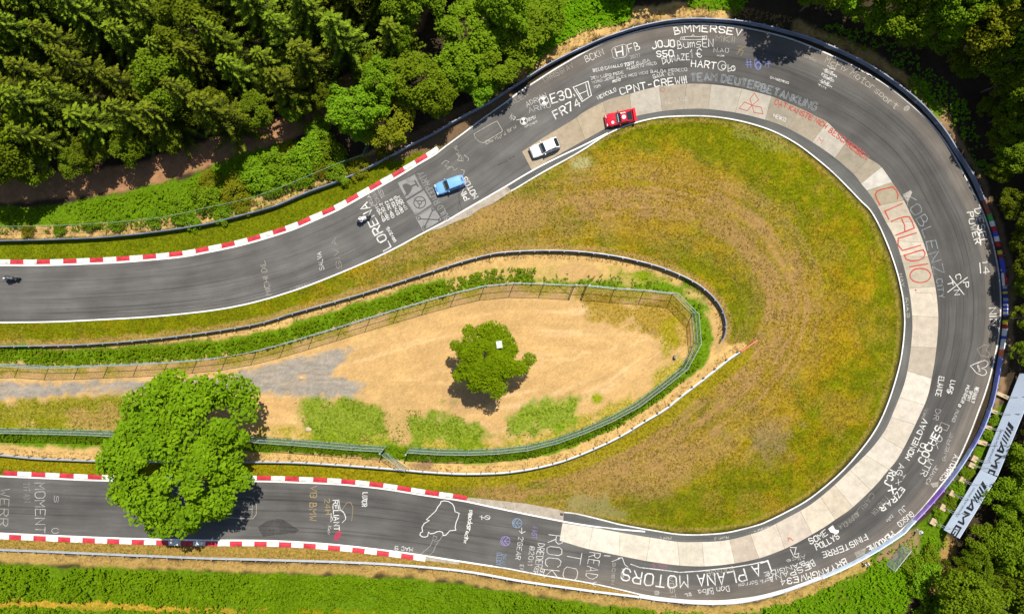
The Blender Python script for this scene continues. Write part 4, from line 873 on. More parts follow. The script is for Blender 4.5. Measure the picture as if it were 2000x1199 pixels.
# the two trees of the infield
cm, tm = proto_broad(11, 8.9, 14.5, 8.0, 5.8, 120, 24000, .54, ML_BIG, lobe=.19, squash=(1.10, 1.0), ragged=.14, up=.76)
plant_tree('broadleaf_tree', cm, tm, gpos(352, 888, 8.0), .9, 1, 'big round bright green tree overhanging the lower straight', 'tree')
cm, tm = proto_broad(12, 4.15, 7.4, 5.2, 1.6, 85, 21000, .44, ML_SOFT, lobe=.24, squash=(1.15, .86), ragged=.27, thin=.46, up=.82, low=-.2)
plant_tree('small_tree', cm, tm, gpos(953, 702, 5.2), 0, 1, 'lone feathery light green tree in the middle of the sandy yard', 'tree')
# protos
PB = [proto_broad(20 + i, 4.0, 9.5, 6.2, 3.2, 60, 6500, .40, ML_MID, lobe=.24) for i in range(4)]
PY_ = [proto_broad(30 + i, 4.0, 9.0, 6.0, 3.2, 60, 6500, .36, ML_YEL, lobe=.24) for i in range(2)]
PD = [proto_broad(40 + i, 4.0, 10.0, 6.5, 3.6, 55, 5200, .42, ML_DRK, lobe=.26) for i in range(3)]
PL = [proto_broad(80 + i, 4.0, 5.2, 3.0, 2.3, 60, 6000, .36, ML_MID, lobe=.24) for i in range(3)]
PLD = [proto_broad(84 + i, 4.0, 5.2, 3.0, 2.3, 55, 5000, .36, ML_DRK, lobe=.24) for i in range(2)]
PT = [proto_broad(50 + i, 4.6, 20.0, 13.0, 7.0, 90, 7500, .48, ML_DRK, lobe=.26, low=-.8) for i in range(3)]
PBU = [proto_broad(60 + i, 1.6, 1.4, .55, .6, 34, 1800, .22, ML_MID, lobe=.30) for i in range(3)]
PBY = [proto_broad(65 + i, 1.6, 1.4, .55, .6, 34, 1800, .20, ML_YEL, lobe=.30) for i in range(2)]
def grove(lst, protos, base_r, zc, name, label, cat='tree', group=None, zs=1.0, bz=6.2):
    for i, e in enumerate(lst):
        x, y, rp = e[:3]; cm, tm = protos[(i * 7 + int(x)) % len(protos)]; zz = e[3] if len(e) > 3 else zc
        R = rp * S * (CAMH - zz) / CAMH; sc = R / base_r; lab = e[4] if len(e) > 4 else label
        plant_tree(name, cm, tm, gpos(x, y, zz), (x * 1.7 + y) % 6.28, (sc, sc, zz / bz * zs if base_r > 2 else sc), lab, cat, group)
G1 = 'leafy trees between dirt path and track'
grove([(925, 62, 66, 5.5, 'tallest leafy tree of the clump above the upper straight'), (1012, 48, 66, 4.5, 'leafy tree at the right end of the clump above the straight'), (905, 128, 52, 5, 'bright leafy tree low in the clump, nearest the barrier'), (968, 118, 56, 4.5, 'leafy tree leaning over the barrier in the clump'), (938, 166, 36, 3.5, 'small round leafy tree touching the barrier'), (985, 10, 50, 8, 'leafy tree at the top of the clump beside dark firs'), (1058, 28, 42, 4, 'shaded leafy tree beside the bright weed patch at the top')], PB, 4.0, 7, 'leafy_tree', None, 'tree', G1)
grove([(815, 158, 56, 6, 'leafy tree in the middle of the smaller clump beside the path'), (852, 190, 40, 5, 'low leafy tree at the right end of the smaller clump'), (745, 160, 42, 6, 'leafy tree at the back of the smaller clump, near the path'), (695, 215, 50, 6, 'leafy tree at the left end of the smaller clump'), (712, 255, 28, 3, 'low leafy tree above the upper kerb end'), (785, 82, 26, 6, 'small grey green tree standing alone between path and firs')], PB, 4.0, 6, 'leafy_tree', None, 'tree', G1)
grove([(757, 238, 46, 4.2, 'yellowish green tree in front of the smaller clump')], PY_, 4.0, 5.5, 'leafy_tree', None, 'tree', G1)
G2 = 'trees of the right hand wood'
L2 = 'leafy tree in the wood at the top right, outside the bend'
grove([(1690, 0, 44, 4, 'leafy tree at the left end of the top right wood, above the barrier'), (1745, 20, 50, 4.5, 'leafy tree second from the left in the top right wood'), (1802, 26, 58, 5.5, 'large leafy tree third from the left in the top right wood'), (1868, 18, 52, 8, 'leafy tree on the top edge left of the yellowish tree'), (1970, 108, 54, 5.5, 'leafy tree right of and below the yellowish tree, at the right edge'), (1952, 60, 44, 6, 'leafy tree tucked between the yellowish tree and the right edge'), (1994, 165, 44, 5, 'leafy tree at the right edge, lower of the sunlit crowns there'), (1992, 232, 44, 4.6, 'lowest sunlit leafy tree on the right edge of the top right wood'), (1760, -35, 50, 8), (1840, -40, 56, 9), (1640, -22, 40, 6), (1940, -30, 60, 9), (2030, 60, 60, 9), (2040, 180, 50, 9)], PB, 4.0, 8, 'leafy_tree', L2, 'tree', G2)
grove([(1925, 40, 54, 8, 'yellowish tree near the top right corner')], PY_, 4.0, 8, 'leafy_tree', None, 'tree', G2)
grove([(1842, 66, 42, 4, 'darker leafy tree under the third large crown of the top right wood'), (1905, 90, 46, 5.5, 'darker leafy tree just below the yellowish tree at top right'), (1775, 68, 32, 3.2, 'small dark tree near the barrier, below the left crowns of the wood'), (1962, 160, 36, 4.5, 'dark tree in the shade below the yellowish tree'), (1978, 222, 34, 4.5, 'dark tree deepest in the shade near the right edge'), (1882, 126, 28, 2.6, 'small dark tree halfway between the barrier and the yellowish tree'), (1600, -15, 40, 6, 'dark tree on the top edge, leftmost of the top right wood'), (1290, -100, 60, 5), (1345, -100, 50, 5), (1240, -90, 50, 5), (1955, 275, 26, 3, "low dark tree nearest the right of the barrier's curve")], PD, 4.0, 7, 'shaded_tree', 'darker leafy tree in the shade of the top right wood', 'tree', G2)
# tall trees whose crowns lie past the frame: ground positions; they cast the shade over the outer edge
TG = [(1546, -42), (1520, -110), (1625, -95), (1950, 105), (2000, 180), (2027, 270), (2046, 350), (2058, 430), (2066, 500), (2070, 570), (2070, 220), (2085, 320), (2095, 420), (2100, 530), (1905, 30), (1985, 85), (2040, 310), (2050, 395), (2060, 470)]
for i, (x, y) in enumerate(TG):
    cm, tm = PT[i % 3]; w = W(x, y); plant_tree('tall_tree', cm, tm, (w[0], w[1], 0), i * 1.3, (1, 1, .82 + .06 * (i % 4)), 'tall dark tree at the right edge of the wood, shading the barrier', 'tree', 'tall trees along the right edge')
# undergrowth trees in the shade on the right
grove([(1950, 330, 24, 2.6), (1975, 395, 26, 3), (1975, 300, 34, 4), (2000, 470, 26, 3), (1996, 560, 20, 2.6), (2002, 620, 26, 3.4), (1998, 690, 24, 3), (1925, 212, 18, 2), (2006, 420, 30, 4), (2004, 520, 26, 3.4)], PD, 4.0, 4, 'shaded_shrub', 'dark shrub in deep shade just outside the right of the bend', 'shrub', 'shaded shrubs outside the bend')
G3 = 'leafy trees behind the banner wall'
L3 = 'bright leafy tree in the thicket at the bottom right corner'
grove([(2014, 900, 40, 3.0, 'bright leafy tree beside the upper part of the banner wall'), (1968, 975, 42, 2.8, 'bright leafy tree at the bend of the banner wall'), (2000, 1008, 40, 3.0, 'bright leafy tree at the right edge, level with the lower banner print'), (1930, 1050, 36, 2.6, 'bright leafy tree at the lower end of the banner wall'), (1970, 1070, 46, 3.2, 'large bright leafy tree in the middle of the bottom right thicket'), (2008, 1085, 40, 3.2, 'bright leafy tree at the right edge below the banner wall'), (1880, 1168, 54, 4, 'bright leafy tree on the bottom edge, left one of two'), (1962, 1190, 50, 4, 'bright leafy tree on the bottom edge at the right corner'), (2040, 925, 46, 3.5), (2045, 1030, 50, 4), (2040, 1150, 60, 4), (1880, 1240, 60, 4), (1980, 1250, 60, 4)], PL, 4.0, 3, 'leafy_tree', L3, 'tree', G3, 1.0, 3.0)
grove([(2028, 838, 26, 2.6, 'dark shaded tree behind the top of the banner wall'), (1915, 1115, 30, 2.4, 'dark shaded tree left of centre in the gap of the bottom right thicket'), (1955, 1132, 30, 2.4, 'dark shaded tree right of centre in the gap of the bottom right thicket'), (1865, 1108, 22, 1.6, 'small dark tree on the trail edge below the banner wall'), (2036, 780, 24, 2.6), (1890, 1088, 20, 2.0, 'small dark tree between the gap and the lower end of the banner wall')], PLD, 4.0, 3, 'shaded_tree', 'dark shaded tree among the thicket at the bottom right', 'tree', G3, 1.0, 3.0)
grove([(1812, 1128, 32, 1.2), (1790, 1105, 24, 1.0), (1820, 1092, 22, 1.0), (1822, 1185, 30, 1.4), (1796, 1150, 20, .9), (1858, 984, 13, .7), (1875, 955, 13, .7), (1892, 925, 12, .7), (1935, 850, 11, .6), (1838, 1008, 12, .7), (1946, 822, 10, .6)], PBU, 1.6, 1.1, 'green_bush', 'low green bush between the outer barrier and the thicket', 'bush', 'low bushes by the banner wall')
# bushes by the thin wire fence
grove([(350, 410, 24, 1, 'bright bush right of the sunlit gap, touching the thin wire fence'), (405, 388, 30, 1.1, 'bright bush left of the large yellowish bush'), (500, 345, 32, 1.2, 'large bright bush above the middle of the thin wire fence'), (548, 325, 34, 1.2, 'larger bright bush second from the right along the wire fence'), (600, 302, 36, 1.2, "largest bright bush beside the dirt path's sunlit spot"), (640, 300, 30, 1.2, 'bright bush at the right end by the leafy trees'), (655, 332, 26, 1.1, 'bright bush below the leafy trees on the wire fence'), (295, 425, 18, .9, 'small bright bush under the fence left of the yellowish ones'), (228, 434, 18, .8, 'small bright bush on the fence, fourth from the left'), (172, 438, 16, .8, 'small bright bush on the fence, third from the left'), (112, 444, 14, .8, 'small bright bush on the fence, second from the left'), (585, 345, 24, 1.1, 'small bright bush nearest the left edge of the fence'), (530, 366, 22, 1, 'bright bush on the fence under the largest one'), (430, 415, 20, .9, 'bright bush on the fence between the large bush and the yellowish one'), (370, 432, 18, .9, 'small bright bush below the large yellowish bush'), (620, 262, 28, 1.2, "small bright bush right beside the sunlit gap's foot")], PBU, 1.6, 1.0, 'green_bush', 'bright green bush in the strip beside the thin wire fence', 'bush', 'bushes beside the thin wire fence')
grove([(455, 372, 28, 1.1), (470, 398, 20, .9), (560, 300, 24, 1.1), (625, 330, 20, 1), (50, 450, 13, .8), (405, 350, 20, 1.0), (700, 325, 22, 1.0), (750, 300, 16, .8)], PBY, 1.6, 1.0, 'yellowish_bush', 'yellowish bush in the strip beside the thin wire fence', 'bush', 'yellowish bushes beside the thin wire fence')
# the fir wood
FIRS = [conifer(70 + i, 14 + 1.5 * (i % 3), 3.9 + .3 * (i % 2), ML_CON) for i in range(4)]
firpoly = [(-170, -170), (880, -170), (850, 20), (760, 85), (700, 110), (640, 150), (560, 175), (470, 165), (430, 225), (330, 235), (240, 265), (120, 265), (-20, 300), (-170, 320)]
r_ = np.random.default_rng(5); pts = []
for _ in range(6000):
    p = r_.uniform([-170, -170], [880, 320])
    if inside(np.array([p[0]]), np.array([p[1]]), firpoly)[0] and all((p[0] - q[0]) ** 2 + (p[1] - q[1]) ** 2 > 60 ** 2 for q in pts): pts.append(p)
for i, (x, y) in enumerate(pts):
    if i % 7 == 1:
        cm, tm = (PD if i % 3 else PB)[i % 3]; s = r_.uniform(.85, 1.15); w = W(x, y, 9); plant_tree('broadleaf_tree', cm, tm, (w[0], w[1], 0), r_.uniform(0, 6.28), (s, s, s * 1.3), 'rounded broadleaf tree standing among the firs at the upper left', 'tree', 'broadleaf trees among the firs'); continue
    cm, tm = FIRS[i % 4]; s = r_.uniform(.72, 1.1); w = W(x, y, 8.5)
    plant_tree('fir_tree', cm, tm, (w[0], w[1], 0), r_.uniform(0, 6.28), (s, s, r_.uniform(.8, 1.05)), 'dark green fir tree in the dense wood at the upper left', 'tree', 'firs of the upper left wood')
grove([(60, 322, 40, 4, "dark leafy tree at the wood's edge, leftmost above the dirt path"), (180, 296, 34, 4, 'dark leafy tree jutting lowest over the dirt path at left'), (150, 318, 30, 3.5, 'dark leafy tree just left of the one jutting over the path'), (250, 292, 30, 4, 'dark leafy tree above the widest stretch of shaded path'), (410, 218, 38, 5, "pale topped leafy tree at the wood's edge above the sunlit path"), (500, 218, 34, 4, "leafy tree at the wood's edge right of the pale topped one"), (575, 205, 30, 4, "dark leafy tree at the right end of the wood's edge by the path"), (330, 272, 28, 3.5, "dark leafy tree behind the path's first bend"), (20, 300, 30, 4, 'dark leafy tree at the left frame edge above the path'), (640, 190, 26, 4, 'small dark tree where the path enters deep shade'), (715, 130, 26, 4, 'small dark tree left of the lone grey green tree'), (450, 232, 22, 3, 'smallest leafy tree under the pale topped one')], PD, 4.0, 4, 'understory_tree', 'dark leafy tree at the shaded lower edge of the fir wood', 'tree', 'leafy trees at the edge of the fir wood')
# ------------------------------------------------------------------ weeds and grass (stuff)
def scatter(poly, dens, seed, bad=None):
    p = np.array(poly, float); lo = p.min(0); hi = p.max(0); r = np.random.default_rng(seed); n = int((hi[0] - lo[0]) * (hi[1] - lo[1]) * S * S * dens)
    q = r.uniform(lo, hi, (n, 2)); m = inside(q[:, 0], q[:, 1], p); return q[m]
def strip_pts(poly, d0, d1, dens, seed, s0=0, s1=None):
    L = arclen(poly)[-1]; s1 = min(s1 or L, L); r = np.random.default_rng(seed); n = int((s1 - s0) * (d1 - d0) * S * S * dens)
    s = r.uniform(s0, s1, n); nr = normals(poly); nn = np.stack([np.interp(s, arclen(poly), nr[:, k]) for k in (0, 1)], 1)
    return at_len(poly, s) + nn * r.uniform(d0, d1, n)[:, None]
def clumps(q, k, l, w, hgt, seed, patch=None, patch_scale=1.6, erect=.12):
    """k leaves around every point (ground pixels)"""
    r = np.random.default_rng(seed); x = (q[:, 0] - 1000) * S; y = (599.5 - q[:, 1]) * S
    if patch is not None:
        m = fbm(x, y, patch_scale, seed) + r.normal(size=len(x)) * .05 > patch; x, y, q = x[m], y[m], q[m]
    z = ground_h(q[:, 0], q[:, 1]); n = len(x); hh = hgt * (.15 + 2.6 * np.clip(fbm(x, y, 1.5, seed + 3) - .25, 0, 1)) * r.uniform(.45, 1.0, n)
    base = np.repeat(np.stack([x, y, z + hh], 1), k, 0); n *= k; az = r.uniform(0, 6.28, n); e = r.normal(erect, .35, n)
    a = np.stack([np.cos(az) * np.cos(e), np.sin(az) * np.cos(e), np.sin(e)], 1); b = np.stack([-np.sin(az), np.cos(az), r.normal(size=n) * .3], 1); ll = l * r.uniform(.6, 1.3, n)
    t = np.clip(.55 * r.uniform(0, 1, n) + .6 * (fbm(base[:, 0], base[:, 1], 2.2, seed + 9) - .2), 0, 1)
    return leaves_dir(base + a * ll[:, None] * .45, a, unit(b), ll, w * r.uniform(.7, 1.3, n), t)
def stuff(name, packs, m, label, cat):
    V = np.vstack([p[0] for p in packs]); n = 0; Fs = []
    for p in packs: Fs.append(p[1] + n); n += len(p[0])
    o = link(name, mesh(name, V, np.vstack(Fs), col=np.vstack([p[2] for p in packs])), None, m); return tag(o, label, cat, None, 'stuff')
ML_WEED = leaf_mat('weed_leaves', (.075, .158, .001), (.15, .27, .003), .3); ML_GRASS = leaf_mat('dry_grass_blades', (.085, .082, .002), (.19, .135, .014), .3, tc=(1, 1, .7)); ML_STRAW = leaf_mat('straw_blades', (.26, .165, .045), (.42, .285, .10), .3, tc=(1, 1, .8))
TRAIL = [(-160, 1167), (180, 1171), (330, 1180), (420, 1186), (330, 1191), (180, 1183), (-160, 1179)]
def off_trail(q): return q[~inside(q[:, 0], q[:, 1], np.array(TRAIL, float))]
stuff('weeds', [clumps(off_trail(scatter([(-60, 1100), (500, 1120), (800, 1130), (950, 1150), (1100, 1172), (1300, 1195), (1300, 1235), (-60, 1235)], 16, 1)), 4, .36, .22, 1.0, 101, .40, 2.4)], ML_WEED, 'dense green weeds below the bottom guardrail', 'weeds')
stuff('weeds', [clumps(scatter([(1300, 1190), (1420, 1197), (1560, 1170), (1650, 1130), (1705, 1100), (1760, 1085), (1785, 1120), (1780, 1175), (1730, 1235), (1300, 1235)], 13, 2), 4, .30, .18, .6, 102, .34), clumps(scatter([(1700, 1090), (1790, 1040), (1830, 990), (1850, 1060), (1800, 1160), (1750, 1180)], 8, 3), 4, .28, .17, .4, 103, .45)], ML_WEED, 'green weeds outside the barrier at the bottom right of the bend', 'weeds')
lf = arclen(FBs)[-1]; half = proj_len(FBs, (1360, 690))
stuff('weeds', [clumps(strip_pts(FBs, 2, 30, 14, 4, 0, 1080), 4, .30, .17, .62, 104, .30), clumps(strip_pts(FBs, 2, 26, 8, 5, 1080, half), 4, .24, .13, .4, 105, .5)], ML_WEED, 'band of green weeds along the upper yard fence', 'weeds')
stuff('weeds', [clumps(strip_pts(FBs, 1, 24, 14, 6, half, lf), 4, .28, .16, .55, 106, .30)], ML_WEED, 'band of green weeds along the lower yard fence', 'weeds')
stuff('weeds', [clumps(scatter([(1030, 150), (1040, 90), (1090, -20), (1245, -20), (1230, 42), (1130, 66), (1065, 106)], 15, 7), 4, .30, .18, .6, 107, .25), clumps(scatter([(1345, 15), (1350, -20), (1470, -20), (1450, 22)], 12, 8), 4, .28, .16, .5, 108, .3), clumps(scatter([(1590, 70), (1720, 115), (1850, 225), (1910, 340), (1940, 350), (1880, 190), (1760, 90), (1620, 45)], 8, 9), 4, .28, .16, .5, 109, .45)], ML_WEED, 'green weeds on the bank outside the top of the bend', 'weeds')
stuff('weeds', [clumps(scatter([(-40, 418), (240, 385), (350, 356), (430, 325), (520, 292), (650, 270), (690, 330), (600, 370), (450, 420), (250, 450), (-40, 458)], 9, 10), 4, .28, .16, .5, 110, .40)], ML_WEED, 'green weeds under the bushes by the thin wire fence', 'weeds')
gp = scatter([tuple(p) for p in resample(IWc, 30)], 14, 11); gp = gp[poly_field(gp[:, 0], gp[:, 1], loop[::4]) < -4]
gt = [clumps(gp, 3, .18, .045, .02, 111, .40, 2.2, .35)]
stuff('dry_grass', gt, ML_GRASS, 'mown yellow green grass of the infield', 'grass')
stuff('straw', [clumps(strip_pts(GA, -16, -2, 12, 12, 60), 3, .30, .05, .10, 112, .35, 1.4, .6), clumps(strip_pts(GB, -16, -2, 12, 13), 3, .28, .05, .08, 113, .4, 1.4, .6), clumps(strip_pts(GOUT, 3, 20, 10, 14, 60, 1000), 3, .3, .05, .1, 114, .4, 1.4, .6), clumps(strip_pts(GOUT, 4, 24, 12, 15, 1180, 2050), 3, .34, .06, .15, 115, .4, 1.4, .6), clumps(strip_pts(GOUT, 3, 16, 10, 16, 3150, 4700), 3, .3, .05, .1, 116, .4, 1.4, .6)], ML_STRAW, 'dry straw coloured grass along the guardrails', 'dry grass')
stuff('verge_grass', [clumps(strip_pts(GOUT, -44, -2, 12, 17, 60, 960), 3, .2, .05, .05, 117, .35, 2, .7), clumps(strip_pts(GOUT, -30, -3, 10, 18, 3900, 5000), 3, .2, .05, .05, 118, .35, 2, .7), clumps(scatter([(575, 785), (660, 775), (790, 800), (880, 802), (945, 840), (930, 866), (620, 862), (588, 820)], 16, 19), 4, .2, .06, .06, 119, .52, 1.5, .5), clumps(scatter([(990, 815), (1130, 780), (1120, 815), (1060, 850), (988, 860)], 14, 20), 4, .2, .06, .06, 120, .52, 1.5, .5), clumps(scatter([(-40, 790), (245, 778), (270, 805), (250, 836), (-40, 834)], 12, 21), 3, .2, .05, .08, 121, .45, 1.5, .7), clumps(scatter([(1120, 585), (1330, 592), (1345, 640), (1320, 690), (1240, 640), (1150, 612)], 6, 22), 3, .2, .05, .06, 122, .5, 1.5, .7)], leaf_mat('verge_blades', (.070, .115, .002), (.13, .18, .004), .3), 'short green grass of verges and yard', 'grass')
# ------------------------------------------------------------------ cars
MTYRE = plain('tyre_rubber', (.018, .018, .018), .85, 0, 0, .2); MRIM = plain('alloy_rim', (.45, .45, .46), .35, .8); MGLS = plain('dark_glass', (.015, .018, .022), .08, 0, 0, .6)
MTRIM = plain('black_trim', (.02, .02, .02), .6); MLAMP = plain('headlamp_glass', (.75, .75, .72), .12); MRLAMP = plain('tail_lamp_red', (.45, .02, .02), .2)
def paint(name, c, rough=.3): return plain(name, c, rough, 0, .25, .4)
def build_car(kind, label, px, py, ang, L, Wd, H, m, prof, belt, win, roof, cat='car', extras=None, z0=0.0, group='cars driving through the bend'):
    """x forward. prof: (x/L from nose 0..1, height, half width factor); win: windscreen base, roof front, roof rear, rear window base (x/L)"""
    w = W(px, py, .7); x0, y0 = w[0], w[1]
    pxg = 1000 + x0 / S; pyg = 599.5 - y0 / S
    def zat(dx, dy):
        gx_, gy_ = x0 + dx * math.cos(ang) - dy * math.sin(ang), y0 + dx * math.sin(ang) + dy * math.cos(ang); return float(bank_z(np.array([1000 + gx_ / S]), np.array([599.5 - gy_ / S]))[0])
    zf, zr, zl, zrt = zat(L * .3, 0), zat(-L * .3, 0), zat(0, Wd * .4), zat(0, -Wd * .4)
    t = empty(kind, (x0, y0, (zf + zr + zl + zrt) / 4 + .02), ang, label, cat, group)
    t.rotation_euler = (math.atan2(zl - zrt, Wd * .8), -math.atan2(zf - zr, L * .6), ang)
    X = lambda f: L / 2 - f * L
    hw = Wd / 2; b = MB(); secs = []
    for f, h, wf in prof:
        q = hw * wf; x = X(f); lo = .24 if .06 < f < .94 else .34
        secs.append([(x, -q * .93, lo), (x, -q, lo + .14), (x, -q, (h + lo) * .52), (x, -q * .97, h - .07), (x, -q * .86, h), (x, -q * .4, h + .025), (x, q * .4, h + .025), (x, q * .86, h), (x, q * .97, h - .07), (x, q, (h + lo) * .52), (x, q, lo + .14), (x, q * .93, lo)])
    b.loft(secs); b.build('body', m, t, smooth=False)
    # cabin
    wb, rf, rr, rb = win; wB = hw * .90; wR = hw * roof; hb = belt
    lowp = [(X(wb), wB), (X(rb), wB * .96)]; topp = [(X(rf), wR), (X(rr), wR * .97)]
    b = MB(); c8 = [(lowp[0][0], -lowp[0][1], hb - .03), (lowp[0][0], lowp[0][1], hb - .03), (lowp[1][0], lowp[1][1], hb - .03), (lowp[1][0], -lowp[1][1], hb - .03), (topp[0][0], -topp[0][1], H - .04), (topp[0][0], topp[0][1], H - .04), (topp[1][0], topp[1][1], H - .03), (topp[1][0], -topp[1][1], H - .03)]
    b.add(c8, [(0, 1, 5, 4), (1, 2, 6, 5), (2, 3, 7, 6), (3, 0, 4, 7), (4, 5, 6, 7)]); b.build('cabin', m, t)
    n = 6; rs = []
    for i in range(n):
        u = i / (n - 1); x = X(rf) + (X(rr) - X(rf)) * u; q = wR * (1 - .03 * u); e = .02 * math.sin(math.pi * u)
        rs.append([(x, -q, H - .035), (x, -q * .8, H + e - .005), (x, 0, H + .012 + e), (x, q * .8, H + e - .005), (x, q, H - .035)])
    b = MB(); b.loft(rs, closed=False, cap=False); b.build('roof', m, t)
    def pane(name, p, ins, off, mm=MGLS):
        p = [Vector(v) for v in p]; c = sum(p, Vector()) / 4; nrm = (p[1] - p[0]).cross(p[3] - p[0]).normalized()
        if nrm.dot(c - Vector((0, 0, .6))) < 0: nrm = -nrm
        q = [c + (v - c) * ins for v in p]; V = [v + nrm * off for v in q] + [v - nrm * .01 for v in q]; bb = MB(); bb.add(V, [(0, 1, 2, 3), (7, 6, 5, 4), (0, 4, 5, 1), (1, 5, 6, 2), (2, 6, 7, 3), (3, 7, 4, 0)]); bb.build(name, mm, t)
    v = [Vector(q) for q in c8]
    pane('windscreen', [v[0], v[1], v[5], v[4]], .90, .012); pane('rear_window', [v[2], v[3], v[7], v[6]], .84, .012)
    for s0, s1, s5, s4 in ((1, 2, 6, 5), (0, 3, 7, 4)):
        mb, mt = v[s0].lerp(v[s1], .5), v[s4].lerp(v[s5], .5); pane('side_window', [v[s0], mb, mt, v[s4]], .84, .010); pane('side_window', [mb, v[s1], v[s5], mt], .84, .010)
    # wheels
    for fx in (.185, .80):
        for s in (-1, 1):
            bb = MB(); bb.disc((0, 0, 0), .31, 'Y', 20, .20); wl = bb.build('wheel', MTYRE, t); wl.location = (X(fx), s * (hw - .075), .31)
            bb = MB(); bb.disc((0, s * .104, 0), .20, 'Y', 14, .02); bb.build('rim', MRIM, wl)
            bb = MB(); secs = []
            for k in range(9):
                a = math.pi * k / 8; secs.append([(X(fx) + .37 * math.cos(a), s * (hw * .93), .31 + .37 * math.sin(a)), (X(fx) + .37 * math.cos(a), s * (hw + .012), .31 + .35 * math.sin(a)), (X(fx) + .33 * math.cos(a), s * (hw + .012), .31 + .31 * math.sin(a))])
            bb.loft(secs, closed=True); bb.build('wheel_arch', m if extras != 'arch' else MTRIM, t)
    for s in (-1, 1):
        bb = MB(); bb.box((X(.012), s * hw * .66, .60), (.07, .34, .14)); bb.build('headlight', MLAMP, t)
        bb = MB(); bb.box((X(.99), s * hw * .70, .66), (.06, .30, .16)); bb.build('tail_light', MRLAMP, t)
        bb = MB(); bb.box((X(wb) - .28, s * (hw + .06), hb + .09), (.14, .20, .12), taper=.8); bb.box((X(wb) - .28, s * (hw - .06), hb + .05), (.05, .16, .04)); bb.build('mirror', m, t)
    for f, nm in ((-.006, 'front_bumper'), (1.004, 'rear_bumper')):
        bb = MB(); bb.box((X(f), 0, .42), (.16, Wd * .93, .20), taper=.92); bb.build(nm, MTRIM if kind == 'white_car' else m, t)
    bb = MB(); bb.box((X(.015), 0, .56), (.05, hw * .8, .10)); bb.build('grille', MTRIM, t)
    bb = MB(); bb.box((X(wb) + .07, 0, hb + .035), (.16, hw * 1.55, .02)); bb.build('scuttle', MTRIM, t)
    # bonnet panel with shut lines
    hp = [p for p in prof if p[0] <= wb and p[0] > .02]; f0, f1 = .06, wb - .03; z_ = lambda f: np.interp(f, [p[0] for p in prof], [p[1] for p in prof]); w_ = lambda f: np.interp(f, [p[0] for p in prof], [p[2] for p in prof]) * hw
    secs = [[(X(f), -w_(f) * .80, z_(f) + .012), (X(f), 0, z_(f) + .045), (X(f), w_(f) * .80, z_(f) + .012)] for f in np.linspace(f0, f1, 5)]
    bb = MB(); bb.loft(secs, closed=False, cap=False); bb.build('bonnet', m, t)
    return t, X, hw
hatch = [(0, .55, .80), (.03, .70, .90), (.10, .78, .96), (.28, .86, 1.0), (.50, .90, 1.0), (.80, .90, .99), (.95, .88, .95), (1, .62, .88)]
car, X, hw = build_car('blue_car', 'sky blue hatchback with a black rear spoiler on the upper straight', 878.5, 361, math.radians(180 + 20), 3.95, 1.66, 1.40, paint('sky_blue_paint', (.125, .29, .54)), hatch, .90, (.33, .46, .90, .985), .80)
b = MB(); b.box((X(.94), 0, 1.40), (.30, 1.16, .035)); b.box((X(.965), 0, 1.425), (.10, .62, .03)); b.build('rear_spoiler', paint('sky_blue_spoiler', (.12, .28, .52)), car)
b = MB(); b.box((X(.955), 0, 1.455), (.12, .5, .03)); b.build('spoiler_insert', MTRIM, car)
b = MB(); b.tube([(X(.62), .3, 1.40), (X(.66), .3, 1.58)], .012, 5); b.build('aerial', MTRIM, car)
car, X, hw = build_car('white_car', 'white hatchback on the first concrete slab, behind the blue car', 1064, 287.5, math.radians(180 + 23), 4.0, 1.66, 1.42, paint('white_paint', (.66, .66, .64)), hatch, .90, (.34, .46, .82, .985), .82)
b = MB(); b.box((X(.36) , 0, .995), (.10, 1.3, .03)); b.build('wiper_panel', MTRIM, car)
b = MB()
for s in (-1, 1): b.box((X(.66), s * .62, 1.43), (1.3, .035, .03))
b.build('roof_rail', MTRIM, car)
coupe = [(0, .48, .74), (.03, .60, .86), (.10, .70, .94), (.25, .79, .99), (.45, .84, .98), (.62, .86, 1.0), (.80, .84, 1.04), (.94, .74, .98), (1, .55, .86)]
MREDP = paint('racing_red_paint', (.50, .010, .022))
car, X, hw = build_car('red_car', 'red racing coupe with white numbers and a big rear wing on the concrete', 1213, 226, math.radians(180 + 13), 4.05, 1.74, 1.24, MREDP, coupe, .84, (.36, .48, .66, .90), .72)
b = MB(); b.box((X(.965), 0, 1.06), (.34, 1.70, .035)); b.box((X(.965), -.84, 1.02), (.38, .03, .2)); b.box((X(.965), .84, 1.02), (.38, .03, .2)); b.box((X(.93), -.4, .92), (.1, .03, .26)); b.box((X(.93), .4, .92), (.1, .03, .26)); b.build('rear_wing', MREDP, car)
MWSTK = plain('white_sticker', (.62, .62, .62), .5)
b = MB(); b.disc((X(.575), 0, 1.272), .27, 'Z', 20, .012); b.build('roof_roundel', MWSTK, car)
b = MB(); b.box((X(.575), 0, 1.283), (.32, .05, .012)); b.build('roundel_number', MTRIM, car)
b = MB(); b.disc((X(.2), .38, .815), .20, 'Z', 16, .012); b.build('bonnet_roundel', MWSTK, car)
b = MB(); b.box((X(.395), 0, .93), (.05, 1.1, .05)); b.build('windscreen_strip', MWSTK, car)
b = MB()
for s in (-1, 1): b.box((X(.74), s * .5, .90), (.5, .16, .02))
b.build('engine_cover_sticker', MWSTK, car)
